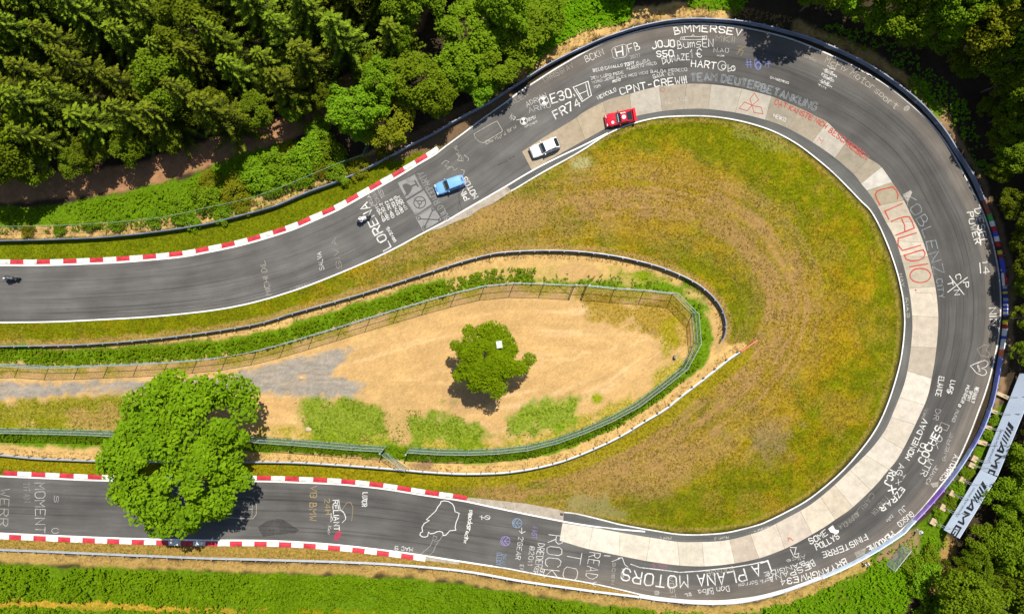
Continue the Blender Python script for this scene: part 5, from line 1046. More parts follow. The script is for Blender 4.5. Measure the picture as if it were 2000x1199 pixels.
# ------------------------------------------------------------------ people (one skinned surface each)
MSKIN = plain('skin', (.50, .30, .21), .6)
def person(name_label, loc, rz, J, suit, helmet=None, hair=(.06, .04, .03), hands=None, group=None, lying=False):
    """J: joint name -> point in metres. Grown with a Skin modifier, then frozen to a mesh"""
    t = empty('person', loc, rz, name_label, 'person', group)
    V = []; E = []; Rr = []; ix = {}
    def add(k, p, r, par=None):
        ix[k] = len(V); V.append(tuple(p)); Rr.append(r)
        if par is not None: E.append((ix[par], ix[k]))
    add('pelvis', J['pelvis'], (.145, .12)); ch = Vector(J['chest']); pe = Vector(J['pelvis']); ne = Vector(J['neck']); he = Vector(J['head'])
    add('waist', pe.lerp(ch, .5), (.125, .105), 'pelvis'); add('chest', ch, (.165, .12), 'waist'); add('neck', ne, (.055, .055), 'chest'); add('headb', ne.lerp(he, .45), (.075, .085), 'neck'); add('head', he, (.085, .10), 'headb'); add('headt', he + (he - ne).normalized() * .09, (.06, .07), 'head')
    for s in 'lr':
        add('sh' + s, J['sh' + s], (.062, .062), 'chest'); add('el' + s, J['el' + s], (.045, .045), 'sh' + s); add('wr' + s, J['wr' + s], (.03, .027), 'el' + s)
        a = Vector(J['wr' + s]); d_ = (a - Vector(J['el' + s])).normalized(); sd = d_.cross(Vector((0, 0, 1))); sd = sd.normalized() if sd.length > .01 else Vector((1, 0, 0)); dn = d_.cross(sd).normalized()
        add('pm' + s, a + d_ * .07, (.036, .02), 'wr' + s)
        for f, (o, l) in enumerate(((-.028, .062), (-.01, .075), (.01, .07), (.027, .055))):
            add('f%d%s' % (f, s), a + d_ * .095 + sd * o, (.0095, .0095), 'pm' + s); add('g%d%s' % (f, s), a + d_ * (.095 + l * .55) + sd * o * 1.1 + dn * .02, (.0088, .0088), 'f%d%s' % (f, s)); add('h%d%s' % (f, s), a + d_ * (.095 + l * .7) + sd * o * 1.1 + dn * .045, (.008, .008), 'g%d%s' % (f, s))
        add('t0' + s, a + d_ * .04 + sd * -.04, (.012, .012), 'pm' + s); add('t1' + s, a + d_ * .075 + sd * -.055 + dn * .02, (.0095, .0095), 't0' + s)
        add('hp' + s, J['hp' + s], (.095, .095), 'pelvis'); add('kn' + s, J['kn' + s], (.062, .062), 'hp' + s); add('an' + s, J['an' + s], (.043, .043), 'kn' + s); add('to' + s, J['to' + s], (.042, .034), 'an' + s)
    me = bpy.data.meshes.new('body'); me.from_pydata(V, E, []); o = bpy.data.objects.new('body_tmp', me); COL.objects.link(o)
    md = o.modifiers.new('skin', 'SKIN'); sub_ = o.modifiers.new('sub', 'SUBSURF'); sub_.levels = 1; sub_.render_levels = 1
    for i, r in enumerate(Rr): me.skin_vertices[0].data[i].radius = r
    me.skin_vertices[0].data[0].use_root = True
    dg = bpy.context.evaluated_depsgraph_get(); ev = bpy.data.meshes.new_from_object(o.evaluated_get(dg)); bpy.data.objects.remove(o)
    ev.materials.clear(); ev.materials.append(suit); ev.materials.append(MSKIN); ev.materials.append(plain('trousers', hands or (.05, .05, .07), .8))
    hz = he; wr = [Vector(J['wrl']), Vector(J['wrr'])]; el = [Vector(J['ell']), Vector(J['elr'])]
    for p in ev.polygons:
        c = p.center; p.use_smooth = True
        if (c - hz).length < .19 and (c - ne).dot(he - ne) > .02: p.material_index = 1
        elif any((c - wr[k]).dot(wr[k] - el[k]) > -.002 and (c - wr[k]).length < .22 for k in (0, 1)): p.material_index = 1 if helmet is None else 0
        elif hands and (c - pe).dot(pe - ch) > .0: p.material_index = 2
    body = link('body', ev, t)
    fwd = Vector(J.get('look', (1, 0, 0))).normalized(); upv = (he - ne).normalized(); sdv = upv.cross(fwd).normalized(); fwd = sdv.cross(upv)
    M3 = Matrix((fwd, sdv, upv)).transposed()
    def ell(name, c, rad, m_, seg=12, cut=None):
        b = MB(); secs = []
        for i in range(1, 8):
            ph = math.pi * i / 8; secs.append([Vector(c) + M3 @ Vector((rad[0] * math.sin(ph) * math.cos(q), rad[1] * math.sin(ph) * math.sin(q), rad[2] * math.cos(ph))) for q in [2 * math.pi * k / seg for k in range(seg)]])
        b.loft(secs); b.build(name, m_, t, smooth=True)
    hc = he + upv * .03
    if helmet:
        ell('helmet', hc, (.155, .135, .15), helmet); b = MB(); secs = []
        for i in range(7):
            a = -1.0 + 2.0 * i / 6; secs.append([hc + M3 @ Vector((.162 * math.cos(a), .142 * math.sin(a), z)) for z in (-.05, .045)])
        b.loft(secs, closed=False, cap=False); b.build('visor', MGLS, t)
    else:
        ell('hair', hc + M3 @ Vector((-.02, 0, .045)), (.105, .095, .085), plain('hair', hair, .8))
        for s in (-1, 1):
            ell('ear', hc + M3 @ Vector((0, s * .088, -.02)), (.02, .012, .03), MSKIN, 8); ell('eye', hc + M3 @ Vector((.088, s * .032, 0)), (.012, .014, .01), MTRIM, 8)
        ell('nose', hc + M3 @ Vector((.105, 0, -.025)), (.022, .014, .025), MSKIN, 8); ell('mouth', hc + M3 @ Vector((.092, 0, -.065)), (.008, .024, .007), plain('lips', (.35, .12, .1), .6), 8)
    return t
# ------------------------------------------------------------------ motorcycles with riders
def motorcycle(label, px, py, ang, fair, rider_label, suit, helm, lean=0.0, tank=None):
    w = W(px, py, .6); t = empty('motorcycle', (w[0], w[1], .01), ang, label, 'motorcycle', 'motorcycles with riders')
    for x in (-.70, .70):
        b = MB(); n = 20; secs = []
        for k in range(n):
            a = 2 * math.pi * k / n; secs.append([((.30 + .075 * math.cos(q)) * math.cos(a), .065 * math.sin(q), (.30 + .075 * math.cos(q)) * math.sin(a) + 0) for q in [2 * math.pi * j / 8 for j in range(8)]])
        secs.append(secs[0]); b.loft(secs, cap=False); wl = b.build('wheel', MTYRE, t, smooth=True); wl.location = (x, 0, .36)
        b = MB(); b.disc((0, 0, 0), .24, 'Y', 14, .03); b.build('brake_disc', MRIM, wl)
    b = MB(); b.loft([[(x, -q, z0), (x, -q * .9, z1), (x, q * .9, z1), (x, q, z0)] for x, q, z0, z1 in ((.98, .05, .72, .82), (.86, .17, .50, .98), (.60, .24, .34, 1.02), (.30, .22, .30, .92), (0, .17, .30, .80))]); b.build('fairing', fair, t)
    b = MB(); b.loft([[(x, -q, z0), (x, -q * .7, z1), (x, q * .7, z1), (x, q, z0)] for x, q, z0, z1 in ((.36, .12, .72, .96), (.2, .17, .70, 1.0), (-.05, .13, .70, .90), (-.12, .1, .70, .84))]); b.build('fuel_tank', tank or fair, t)
    b = MB(); b.loft([[(x, -q, z0), (x, -q * .8, z1), (x, q * .8, z1), (x, q, z0)] for x, q, z0, z1 in ((-.12, .12, .68, .82), (-.45, .13, .70, .84), (-.75, .10, .82, .98), (-1.0, .05, .94, 1.02))]); b.build('seat', MTRIM, t)
    b = MB(); b.tube([(.56, -.34, .98), (.62, -.1, 1.0), (.62, .1, 1.0), (.56, .34, .98)], .018, 6); b.build('handlebar', MTRIM, t)
    b = MB(); b.tube([(.70, -.1, .36), (.56, -.1, 1.0)], .025, 6); b.tube([(.70, .1, .36), (.56, .1, 1.0)], .025, 6); b.build('fork', MRIM, t)
    b = MB(); b.tube([(-.70, -.09, .36), (-.1, -.09, .45)], .03, 6); b.tube([(-.70, .09, .36), (-.1, .09, .45)], .03, 6); b.box((.08, 0, .5), (.45, .3, .35)); b.build('swing_arm', MTRIM, t)
    b = MB(); b.tube([(0, -.18, .36), (-.5, -.2, .42), (-.85, -.2, .56)], [.04, .05, .06], 8); b.build('exhaust', MRIM, t)
    b = MB(); b.loft([[(x, -q, z), (x, 0, z + .06), (x, q, z)] for x, q, z in ((.88, .12, .99), (.70, .17, 1.10), (.60, .16, 1.17))], closed=False, cap=False); b.build('windshield', MGLS, t)
    t.rotation_euler = (lean, 0, ang)
    J = dict(pelvis=(-.34, 0, .94), chest=(.10, 0, 1.18), neck=(.27, 0, 1.27), head=(.40, 0, 1.36), look=(1, 0, -.05), shl=(.16, .21, 1.20), shr=(.16, -.21, 1.20), ell=(.32, .36, 1.02), elr=(.32, -.36, 1.02), wrl=(.50, .31, 1.0), wrr=(.50, -.31, 1.0), hpl=(-.32, .12, .90), hpr=(-.32, -.12, .90), knl=(.10, .27, .74), knr=(.10, -.27, .74), anl=(-.25, .20, .42), anr=(-.25, -.20, .42), tol=(-.12, .21, .37), tor=(-.12, -.21, .37))
    p = person(rider_label, (w[0], w[1], .01), ang, J, suit, helm, group='motorcycles with riders'); p.rotation_euler = (lean, 0, ang)
MWR = plain('white_race_plastic', (.75, .74, .74), .35); MLEA = mat('white_and_grey_leathers', (.62, .62, .63), (.75, .74, .73), .6, 5); MLEB = mat('black_leathers', (.02, .02, .025), (.10, .10, .11), .6, 4, contrast=(.45, .55))
motorcycle('white and red motorcycle beside the painted dates on the upper straight', 710, 425.5, math.radians(180 + 22), MWR, 'rider in white and red leathers beside the painted dates', MLEA, plain('red_and_white_helmet', (.62, .25, .24), .3), lean=-.15, tank=plain('red_tank', (.5, .02, .03), .3))
motorcycle('black motorcycle at the left end of the upper straight', 22, 542, math.radians(180 - 4), plain('black_race_plastic', (.025, .025, .028), .35), 'rider in black leathers at the left end of the upper straight', MLEB, plain('grey_helmet', (.55, .55, .56), .3), lean=-.12)
# red patch on the first rider's back
# onlookers by the barrier
ST = dict(pelvis=(0, 0, .93), chest=(.02, 0, 1.32), neck=(.03, 0, 1.50), head=(.05, 0, 1.62), look=(1, 0, -.1), shl=(.02, .19, 1.40), shr=(.02, -.19, 1.40), ell=(.10, .26, 1.14), elr=(.10, -.26, 1.14), wrl=(.32, .10, 1.26), wrr=(.32, -.10, 1.26), hpl=(0, .10, .88), hpr=(0, -.10, .88), knl=(.05, .13, .48), knr=(-.02, -.13, .48), anl=(.0, .14, .08), anr=(-.08, -.14, .08), tol=(.14, .16, .04), tor=(.06, -.16, .04))
CR = dict(pelvis=(0, 0, .42), chest=(.14, 0, .78), neck=(.22, 0, .94), head=(.27, 0, 1.06), look=(1, 0, -.1), shl=(.15, .19, .86), shr=(.15, -.19, .86), ell=(.34, .24, .66), elr=(.34, -.24, .66), wrl=(.48, .08, .84), wrr=(.48, -.08, .84), hpl=(.02, .11, .38), hpr=(.02, -.11, .38), knl=(.42, .16, .42), knr=(.30, -.17, .26), anl=(.20, .16, .07), anr=(-.10, -.17, .08), tol=(.34, .17, .04), tor=(.02, -.18, .03))
MWT = plain('white_shirt', (.72, .72, .70), .8); MDT = plain('dark_shirt', (.04, .04, .05), .8)
w = W(1797, 1039, .9); person('standing onlooker in white shirt and dark trousers by the last timber block', (w[0], w[1], -.02), math.radians(140), ST, MWT, None)
w = W(1694, 1104, .5); person('crouching photographer in a white shirt at the end of the pale blue banner', (w[0], w[1], -.02), math.radians(115), CR, MWT, None)
b = MB(); b.box((0, 0, 0), (.16, .16, .11)); b.disc((.12, 0, 0), .05, 'X', 12, .16); o = b.build('camera', MTRIM, None, loc=tuple(np.array([w[0], w[1], .87]) + np.array([math.cos(math.radians(115)) * .56, math.sin(math.radians(115)) * .56, 0])), rz=math.radians(115)); tag(o, 'black camera held by the crouching photographer', 'camera')
# small things
w = W(975, 673, 4.6); b = MB(); b.box((0, 0, 0), (.74, .92, .05)); b.box((0, 0, -.35), (.66, .84, .66), taper=.9); o = b.build('white_box', mat('white_plastic', (.30, .33, .28), (.44, .46, .41), .6, 3), None, loc=tuple(W(975, 673, 7.3) * [1, 1, 0] + np.array([0, 0, .72])), rz=.15); 
tag(o, 'white plastic box sticking out of the lone tree in the yard', 'box'); o.location.z = 7.0
b = MB(); b.tube([(0, 0, 0), (0, 0, 6.7)], .06, 8); b.build('mast', MPOST, o).location = (0, 0, -7.0)
w = W(1319, 697, .3); b = MB(); b.tube([(0, 0, -.2), (0, 0, .55)], [.26, .22], 10); o = b.build('tree_stump', mat('weathered_wood', (.10, .07, .05), (.35, .3, .24), .9, 5), None, loc=(w[0], w[1], 0)); tag(o, 'short dark stump near the right end of the sandy yard', 'stump')
# pale stones beside the gravel and grass
for x, y, r, lab in ((602, 838, .45, 'pale flat stone in the yard grass left of the gate'), (588, 738, .35, 'sandy coloured stone on the gravel track')):
    b = MB(); secs = []
    for i in range(1, 5):
        ph = math.pi * i / 5; secs.append([(r * math.sin(ph) * math.cos(q) * (1 + .2 * math.sin(3 * q + i)), r * .8 * math.sin(ph) * math.sin(q) * (1 + .15 * math.cos(2 * q)), .14 * math.cos(ph)) for q in [2 * math.pi * k / 10 for k in range(10)]])
    b.loft(secs); w = W(x, y); o = b.build('stone', mat('pale_stone', (.30, .22, .13), (.40, .31, .20), .9, 4, .3), None, loc=(w[0], w[1], .02)); tag(o, lab, 'stone')
# ------------------------------------------------------------------ chalk and paint writing on the track
FONT = dict(A="00 26 40;12 32", B="00 06 26 35 34 23 03;23 33 42 41 30 00", C="45 36 16 05 01 10 30 41", D="00 06 26 44 42 20 00", E="46 06 00 40;03 33", F="46 06 00;03 33", G="45 36 16 05 01 10 30 41 43 23", H="00 06;40 46;03 43", I="00 06", J="46 41 30 10 01", K="00 06;46 03 40", L="06 00 40", M="00 06 23 46 40", N="00 06 40 46", O="10 01 05 16 36 45 41 30 10", P="00 06 36 45 44 33 03", Q="10 01 05 16 36 45 41 30 10;22 40", R="00 06 36 45 44 33 03;23 40", S="45 36 16 05 04 13 33 42 41 30 10 01", T="20 26;06 46", U="06 01 10 30 41 46", V="06 20 46", W="06 10 23 30 46", X="00 46;06 40", Y="06 23 46;23 20", Z="06 46 00 40")
FONT.update({'0': FONT['O'], '1': "04 16 10", '2': "05 16 36 45 44 00 40", '3': "05 16 36 45 44 33 13;33 42 41 30 10 01", '4': "30 36 02 42", '5': "46 06 03 33 42 41 30 10 01", '6': "45 36 16 05 01 10 30 41 42 33 13 02", '7': "06 46 10", '8': "13 04 05 16 36 45 44 33 13 02 01 10 30 41 42 33 13", '9': "01 10 30 41 45 36 16 05 04 13 33 44", '!': "06 02;01 00", '.': "00 01", '-': "13 33", '>': "05 43 01", '#': "10 16;30 36;02 42;04 44", '€': "45 36 26 15 11 20 30 41;03 33;02 32", "'": "06 04", '©': "10 01 05 16 36 45 41 30 10;34 24 14 12 22 32", ',': "01 00", '@': "10 01 05 16 36 45 41 30 10;32 34 14 12 32",
    'a': "33 13 02 01 10 30 34 33;30 40", 'b': "06 00 30 41 42 33 03", 'c': "43 13 02 01 10 40", 'd': "46 40 10 01 02 13 43", 'e': "02 42 33 13 02 01 10 40", 'g': "43 13 02 11 41", 'i': "00 03;04 05", 'k': "06 00;43 02 40", 'l': "06 00", 'm': "00 04;03 14 23 20;23 34 43 40", 'n': "00 04;03 14 34 43 40", 'o': "10 01 03 14 34 43 41 30 10", 'p': "04 00;04 34 43 42 31 01", 'r': "00 04;03 14 34", 's': "44 14 03 12 32 41 30 00", 't': "26 20 40;04 44", 'u': "04 01 10 30 41;44 40", 'v': "04 20 44", 'w': "04 10 23 30 44", 'y': "04 22;44 10"})
NARROW = {'I': 0, '!': 0, '.': 0, "'": 0, 'i': 0, 'l': 0, ',': 0, '1': 2}
PAINTS = {}
def pm(c, cover, wear):
    k = (c, cover, wear)
    if k not in PAINTS: PAINTS[k] = paint_mat('writing_paint_%d' % len(PAINTS), c, cover, wear)
    return PAINTS[k]
WH = (.60, .585, .54); WARM = (.46, .43, .36); GRY = (.29, .29, .285); REDP = (.40, .04, .03); BLUP = (.16, .19, .46); PUR = (.26, .20, .46); TANP = (.42, .29, .11); LBL = (.21, .31, .45); GRB = (.28, .32, .34); PNK = (.38, .10, .18); DRK = (.06, .056, .052); BLKP = (.03, .03, .03)
_lay = [0]
def strokes(name, polys, w, c=WH, cover=.9, wear=.36, h0=.010, outline=False, label=None, jit=.0, r=np.random.default_rng(3)):
    """polys: polylines in photograph pixels painted flat on the track; w = brush width in pixels"""
    _lay[0] = (_lay[0] + 1) % 7; h = h0 + _lay[0] * .0022; V = []; F = []; w = w * .92; cover = cover * (.86 if c is not REDP else .95); wear = min(.8, wear * 1.35)
    if outline:
        pp = []
        for p in polys:
            p = np.asarray(p, float)
            if len(p) > 1: pp += [offset(p, w * .9), offset(p, -w * .9)]
        polys = pp; w = w * .55
    for i, p in enumerate(polys):
        p = np.asarray(p, float)
        if len(p) < 2: continue
        closed = np.linalg.norm(p[0] - p[-1]) < 1e-6 and len(p) > 3
        seg = []                                      # subdivide long legs so that the paint follows the banking
        for a, b_ in zip(p[:-1], p[1:]):
            m = max(1, int(np.linalg.norm(b_ - a) / 12)); seg += [a + (b_ - a) * k / m for k in range(m)]
        p = np.array(seg + [p[-1]]); 
        if jit: p = p + r.normal(size=p.shape) * jit
        t = np.diff(p, axis=0); ln = np.linalg.norm(t, axis=1); keep = np.concatenate([[True], ln > .05]); p = p[keep]; 
        if len(p) < 2: continue
        t = np.diff(p, axis=0); t /= np.linalg.norm(t, axis=1)[:, None]; n_ = np.stack([t[:, 1], -t[:, 0]], 1)
        if closed: n0 = n_[-1]; n1 = n_[0]
        else: n0 = n_[0]; n1 = n_[-1]
        a_ = np.vstack([n0[None], n_]); b_ = np.vstack([n_, n1[None]]); m = a_ + b_; mm = np.linalg.norm(m, axis=1)[:, None]; m = np.where(mm > .15, m / np.maximum(mm, .15), a_)
        k = np.clip(1 / np.maximum((m * a_).sum(1), .35), 1, 1.6)[:, None]
        if not closed: p = p.copy(); p[0] -= t[0] * w * .35; p[-1] += t[-1] * w * .35
        ww = w * (1 + (r.normal(size=(len(p), 1)) * .10 if jit else 0)); L_ = p + m * k * ww / 2; R_ = p - m * k * ww / 2
        q = PP(np.stack([L_, R_], 1).reshape(-1, 2), h + .0003 * i); i0 = len(V); V += list(q)
        F += [(i0 + 2 * j, i0 + 2 * j + 1, i0 + 2 * j + 3, i0 + 2 * j + 2) for j in range(len(p) - 1)]
    if not V: return
    o = obj(name, np.array(V), F, pm(c, cover, wear), road)
    if label: o['label'] = label
    return o
def layout(text):
    x = 0; out = []
    for ch in text:
        if ch == ' ': x += 3; continue
        g = FONT.get(ch) or FONT.get(ch.upper())
        if g is None: x += 3; continue
        wd = NARROW.get(ch, 4)
        for s in g.split(';'): out.append([(x + int(q[0]) - (0 if wd else 0), int(q[1])) for q in s.split()])
        x += wd + 1.7
    return out, x - 1.7
def text(t, base, h, w, c=WH, cover=.9, wear=.36, h0=.010, outline=False, jit=.34, slant=0.0):
    """base: baseline points in reading direction (photograph pixels); h cap height in pixels"""
    polys, W_ = layout(t); b = smooth_poly(base, 2.0) if len(base) > 2 else resample(base, 2.0); L = arclen(b)[-1]; nr = normals(b); al = arclen(b); out = []
    for p in polys:
        q = []
        for (x, y) in p:
            s = (x + slant * y) / W_ * L; s_ = min(max(s, 0), L); c0 = at_len(b, s_); n_ = np.array([np.interp(s_, al, nr[:, 0]), np.interp(s_, al, nr[:, 1])]); tt = np.array([-n_[1], n_[0]]); q.append(c0 + n_ * (y / 6 * h) + tt * (s - s_))
        out.append(q)
    strokes('painted_word', out, w, c, cover, wear, h0, outline, None, jit)
def ell(cx, cy, rx, ry, a=0, n=22, t0=0, t1=360):
    th = np.radians(np.linspace(t0, t1, n)); x = rx * np.cos(th); y = ry * np.sin(th); ca, sa_ = math.cos(a), math.sin(a); return np.stack([cx + x * ca - y * sa_, cy + x * sa_ + y * ca], 1)
def z6(ox, oy, pts): return [(ox + x / 5.993, oy + y / 5.993) for x, y in pts]
def z3(ox, oy, pts): return [(ox + x / 2.998, oy + y / 2.998) for x, y in pts]
def fill(name, pts, c, cover=.9, wear=.3, h0=.008, h_off=0.0, holes=None):
    _lay[0] = (_lay[0] + 1) % 7; w = PP(pts, h0 + _lay[0] * .0022 + h_off); return obj(name, w, [tuple(range(len(w)))[::-1]], pm(c, cover, wear), road)
FT = dict(cover=.5, wear=.55)      # faint chalk
MD = dict(cover=.72, wear=.4)
SLABH = .030
# --- top of the bend
text('BiMMERSEV', [(1318, 68), (1350, 62.5), (1395, 63.5), (1420, 66.5), (1447, 71)], 13, 2.4)
text('BumsEN', [(1324, 96), (1350, 93), (1393, 92)], 15, 1.3)
strokes('painted_emblem', [z6(1250, 20, q) for q in ([(470, 345), (480, 320), (560, 310), (620, 312), (700, 312), (780, 305), (780, 345), (600, 350), (470, 345)], [(600, 312), (620, 290), (640, 310)])] + [ell(1335, 75.5, 2, 2), ell(1374, 74, 2, 2)], 1.0, WH, .8, .3)
text('JOJO', [(1275, 96), (1296, 92), (1317, 92)], 13, 2.3); text('S50', [(1283, 112), (1315, 110)], 11.5, 2.2); text('1€', [(1349, 113), (1371, 112)], 16, 1.4)
text('DUNAZE', [(1295, 126), (1320, 120), (1347, 117)], 12, 1.5); text('MKII', [(1398, 81), (1434, 84)], 12, .9, WARM, **FT); text('N.AO', [(1394, 102), (1423, 103)], 8, .9, **MD); text('aus', [(1400, 110), (1414, 111)], 4, .7, **MD)
text('HART', [(1350, 131), (1372, 132), (1397, 136)], 13, 2.2, cover=.85, wear=.35); strokes('painted_emblem', [ell(1410, 129, 8, 9, .2), ell(1413, 131, 4, 4), ell(1432, 134, 4, 5), z6(1250, 20, [(1030, 640), (1030, 720), (1110, 700), (1090, 660), (1040, 690)])], 1.3, WH, .75, .4)
text('TEAM DEUTERBETANKUNG', [(1350, 159), (1390, 158), (1440, 166), (1490, 179), (1540, 196), (1592, 216)], 14, 1.5, GRB, .8, .35, outline=True, jit=.1)
text('CPNT-CREW!!!', [(1213, 185.5), (1260, 174), (1300, 167.5), (1341, 162)], 13, 2.3)
text('E30.', [(1079, 202), (1100, 195), (1122, 188)], 17, 2.5); text('FR74', [(1086, 233), (1110, 220), (1135, 207)], 16, 2.8)
strokes('painted_emblem', [z6(980, 20, [(835, 905), (1010, 835), (1050, 1000), (940, 1072), (835, 905)]), z6(980, 20, [(870, 920), (945, 1045)]), z6(980, 20, [(985, 865), (1015, 1005)]), z6(980, 20, [(905, 985), (1000, 945)])], 1.7, WH, .9, .2)
strokes('painted_emblem', [z6(980, 20, [(1285, 470), (1310, 440), (1430, 400), (1455, 415), (1465, 525), (1440, 550), (1330, 570), (1305, 555), (1285, 470)])], .9, WH, .8, .3); strokes('painted_emblem', [z6(980, 20, [(1325, 455), (1350, 545)]), z6(980, 20, [(1410, 425), (1420, 530)]), z6(980, 20, [(1340, 500), (1415, 480)])], 2.6)
text('FB', [(1229, 103), (1250, 97)], 15, 1.7); text('BCKN', [(1146, 122), (1180, 107)], 12, 1.0, cover=.8); text('CHRISSI AV', [(1064, 161), (1121, 132)], 10, .8, WARM, **FT); text('ALEX', [(1001, 206), (1032, 187)], 10, .8, WARM, **FT)
text('ADRIAN', [(1030, 209), (1068, 190)], 9, 1.0, **MD); text('ARNO', [(1034, 221), (1076, 209)], 10, .9, **MD)
for x, y, r in ((1062, 197, 9), (1023, 237, 7)):
    strokes('painted_emblem', [ell(x, y, r, r)], 1.3, WH, .85, .3); a = .6
    for k in (0, 2):
        q = [(x, y)] + [tuple(v) for v in ell(x, y, r * .8, r * .8, a, 7, 90 * k, 90 * k + 90)]; fill('painted_emblem', q, WH, .9, .25)
text('BMW', [(1033, 237), (1047, 231)], 6, 1.3); text('MPOWER', [(1026, 250), (1050, 239)], 3.6, .7, cover=.7)
text('BELO CAVALLO', [(1159, 141), (1216, 130)], 5.5, 1.05); text('TONY', [(1220, 130), (1239, 126)], 6, 1.4); text('BUBA', [(1244, 127), (1269, 121)], 6, .9, cover=.75)
text('ZEN LUPO FEDE', [(1155, 156), (1218, 144)], 5, .9, cover=.8); text('ALBERTO MIRCO', [(1224, 137), (1282, 126)], 5.5, .9, cover=.75); text('MORO JERO', [(1157, 164), (1200, 154)], 4.5, .8, cover=.65, wear=.4); text('ALEX RICO VICIO', [(1204, 155), (1266, 144)], 5, .8, cover=.65, wear=.4); text('BALGA FEDECO', [(1271, 143), (1342, 139)], 5.5, .9, cover=.7)
text('RENO', [(1197, 162), (1212, 158)], 4, 1.1, cover=.8); text('GAIA', [(1276, 154), (1297, 149)], 7, 1.0, cover=.8); text('EA', [(1306, 149), (1316, 147)], 6, .8, **MD); text('TOTI', [(1160, 173), (1173, 170)], 4, 1.0, cover=.75); text('NICOCULO', [(1168, 195), (1204, 178)], 6.5, 1.1)
text('2007', [(1232, 116), (1251, 111)], 6, .8, **FT); text('#6#', [(1457, 133), (1504, 131)], 16, 1.5, BLUP, .6, .5); strokes('painted_emblem', [ell(1481, 129, 5, 7)], 2.6, BLUP, .7, .35)
strokes('painted_scribble', [z6(1250, 20, q) for q in ([(1140, 425), (1200, 420), (1150, 470), (1210, 480), (1180, 540)], [(1130, 520), (1160, 480), (1220, 430), (1240, 440)])], 1.0, TANP, .5, .5)
text('Yoda', [(1563, 107), (1594, 122)], 8, .9, WARM, **FT); text('McFly Motorsport', [(1611, 122), (1640, 136), (1675, 156), (1705, 178), (1730, 200), (1748, 214)], 13, 1.1, WARM, .75, .35)
for i, tt in enumerate(('TOM', 'JENS', 'SANDRA', 'FELIX', 'MARCO', 'JULE', 'ROBIN', 'TIM')):
    x, y = 1614 - i * 1.9 - (4 if i % 2 else 0), 131 + i * 5.2; text(tt, [(x, y), (x + 8 + 2.6 * len(tt), y + 3.5 + 1.1 * len(tt))], 3.4, 1.0, cover=.8, wear=.3)
text('OHABEDEUS', [(1504, 153), (1540, 164)], 3.5, .9, cover=.75); fill('painted_blot', [tuple(p) for p in ell(1771, 212, 7, 5, -.6, 12)], WARM, .35, .5)
# --- right side
text('KOBLENZ', [(1763, 387), (1783, 418), (1797, 443), (1807, 468), (1813, 493), (1820, 518), (1824, 537)], 20, 1.5, GRB, .66, .45); text('CITY', [(1829, 546), (1834, 583)], 11, 1.1, GRB, .75, .35)
fill('painted_blot', z6(1700, 340, [(380, 240), (470, 190), (490, 215), (440, 330), (410, 300)]), WARM, .5, .45)
strokes('painted_emblem', [z6(1700, 520, [(925, 115), (1095, 330)]), z6(1700, 520, [(1135, 130), (905, 303)])], 2.0, WH, .85, .3)
for ch, b_ in (('C', [(1866, 537.5), (1867.5, 546)]), ('P', [(1881, 552), (1882.5, 562)]), ('N', [(1863.5, 567), (1865, 576)]), ('T', [(1850, 550), (1852, 559)])): text(ch, b_, 10, 1.7, cover=.85)
text('DIESEL', [(1903, 409), (1910, 443), (1916, 478)], 13, 2.2); text('POWER', [(1889, 416), (1896, 446), (1905, 477)], 11, 1.9); text('14', [(1919, 510), (1921, 535)], 12, 1.9); strokes('painted_line', [[(1913.6, 513.5), (1915.3, 533.5)]], 1.9); text('NIN', [(1932, 602), (1934, 635)], 13, 2.2)
strokes('painted_heart', [z6(1700, 680, [(1170, 205), (1260, 165), (1340, 140), (1372, 158), (1378, 185), (1352, 218), (1300, 233), (1345, 250), (1362, 285), (1340, 312), (1305, 318), (1240, 288), (1170, 205)])], 1.4, WH, .85, .3); text('Laura', [(1908, 710), (1912, 726)], 5, .8)
strokes('painted_heart', [z6(1700, 680, [(1250, 10), (1330, -40), (1390, -35), (1350, 20), (1395, 60), (1380, 105), (1290, 85), (1250, 10)])], .8, WARM, .5, .5)
text('RENAULT', [(1906, 755), (1896, 785)], 6.5, 1.3); text('SPORT', [(1895, 763), (1888, 782)], 5, 1.0); text('HUNDER 8', [(1889, 752), (1881, 775), (1871, 792)], 5.5, 1.3, cover=.85); text('ELANCE', [(1834, 735), (1831, 755), (1827, 772)], 10, 1.6); text('LUFS', [(1858, 742), (1851, 767)], 8, 1.5); strokes('painted_emblem', [ell(1853, 763, 3.5, 3)], 1.2)
text('MUSEI', [(1868, 800), (1859, 822)], 6, .9, **MD); text('DR', [(1828, 798), (1822, 818)], 10, .9, **FT); text('TERRA', [(1808, 795), (1799, 817)], 5, .8, WARM, **FT)
text('MONELDAV', [(1777, 898), (1795, 860), (1812, 822)], 10, 2.3); text('AG', [(1757, 905), (1750, 925)], 11, 1.8, cover=.7, wear=.4); text('COCHES', [(1805, 906), (1822, 873), (1841, 836)], 13, 2.5); text('TO', [(1800, 886), (1808, 868)], 9, 1.6); text('WTR', [(1813, 893), (1797, 925)], 12, 1.4, cover=.85)
text('BIERE', [(1846, 900), (1862, 845)], 6, .7, **FT); strokes('painted_line', [z6(1700, 680, [(830, 865), (925, 905), (895, 965), (800, 930), (830, 865)])], 1.0, WARM, .7, .4); strokes('painted_emblem', [ell(1835, 857, 5, 5), [(1827, 860), (1832, 876)], [(1832, 864), (1824, 870)]], 1.1, WH, .75, .3)
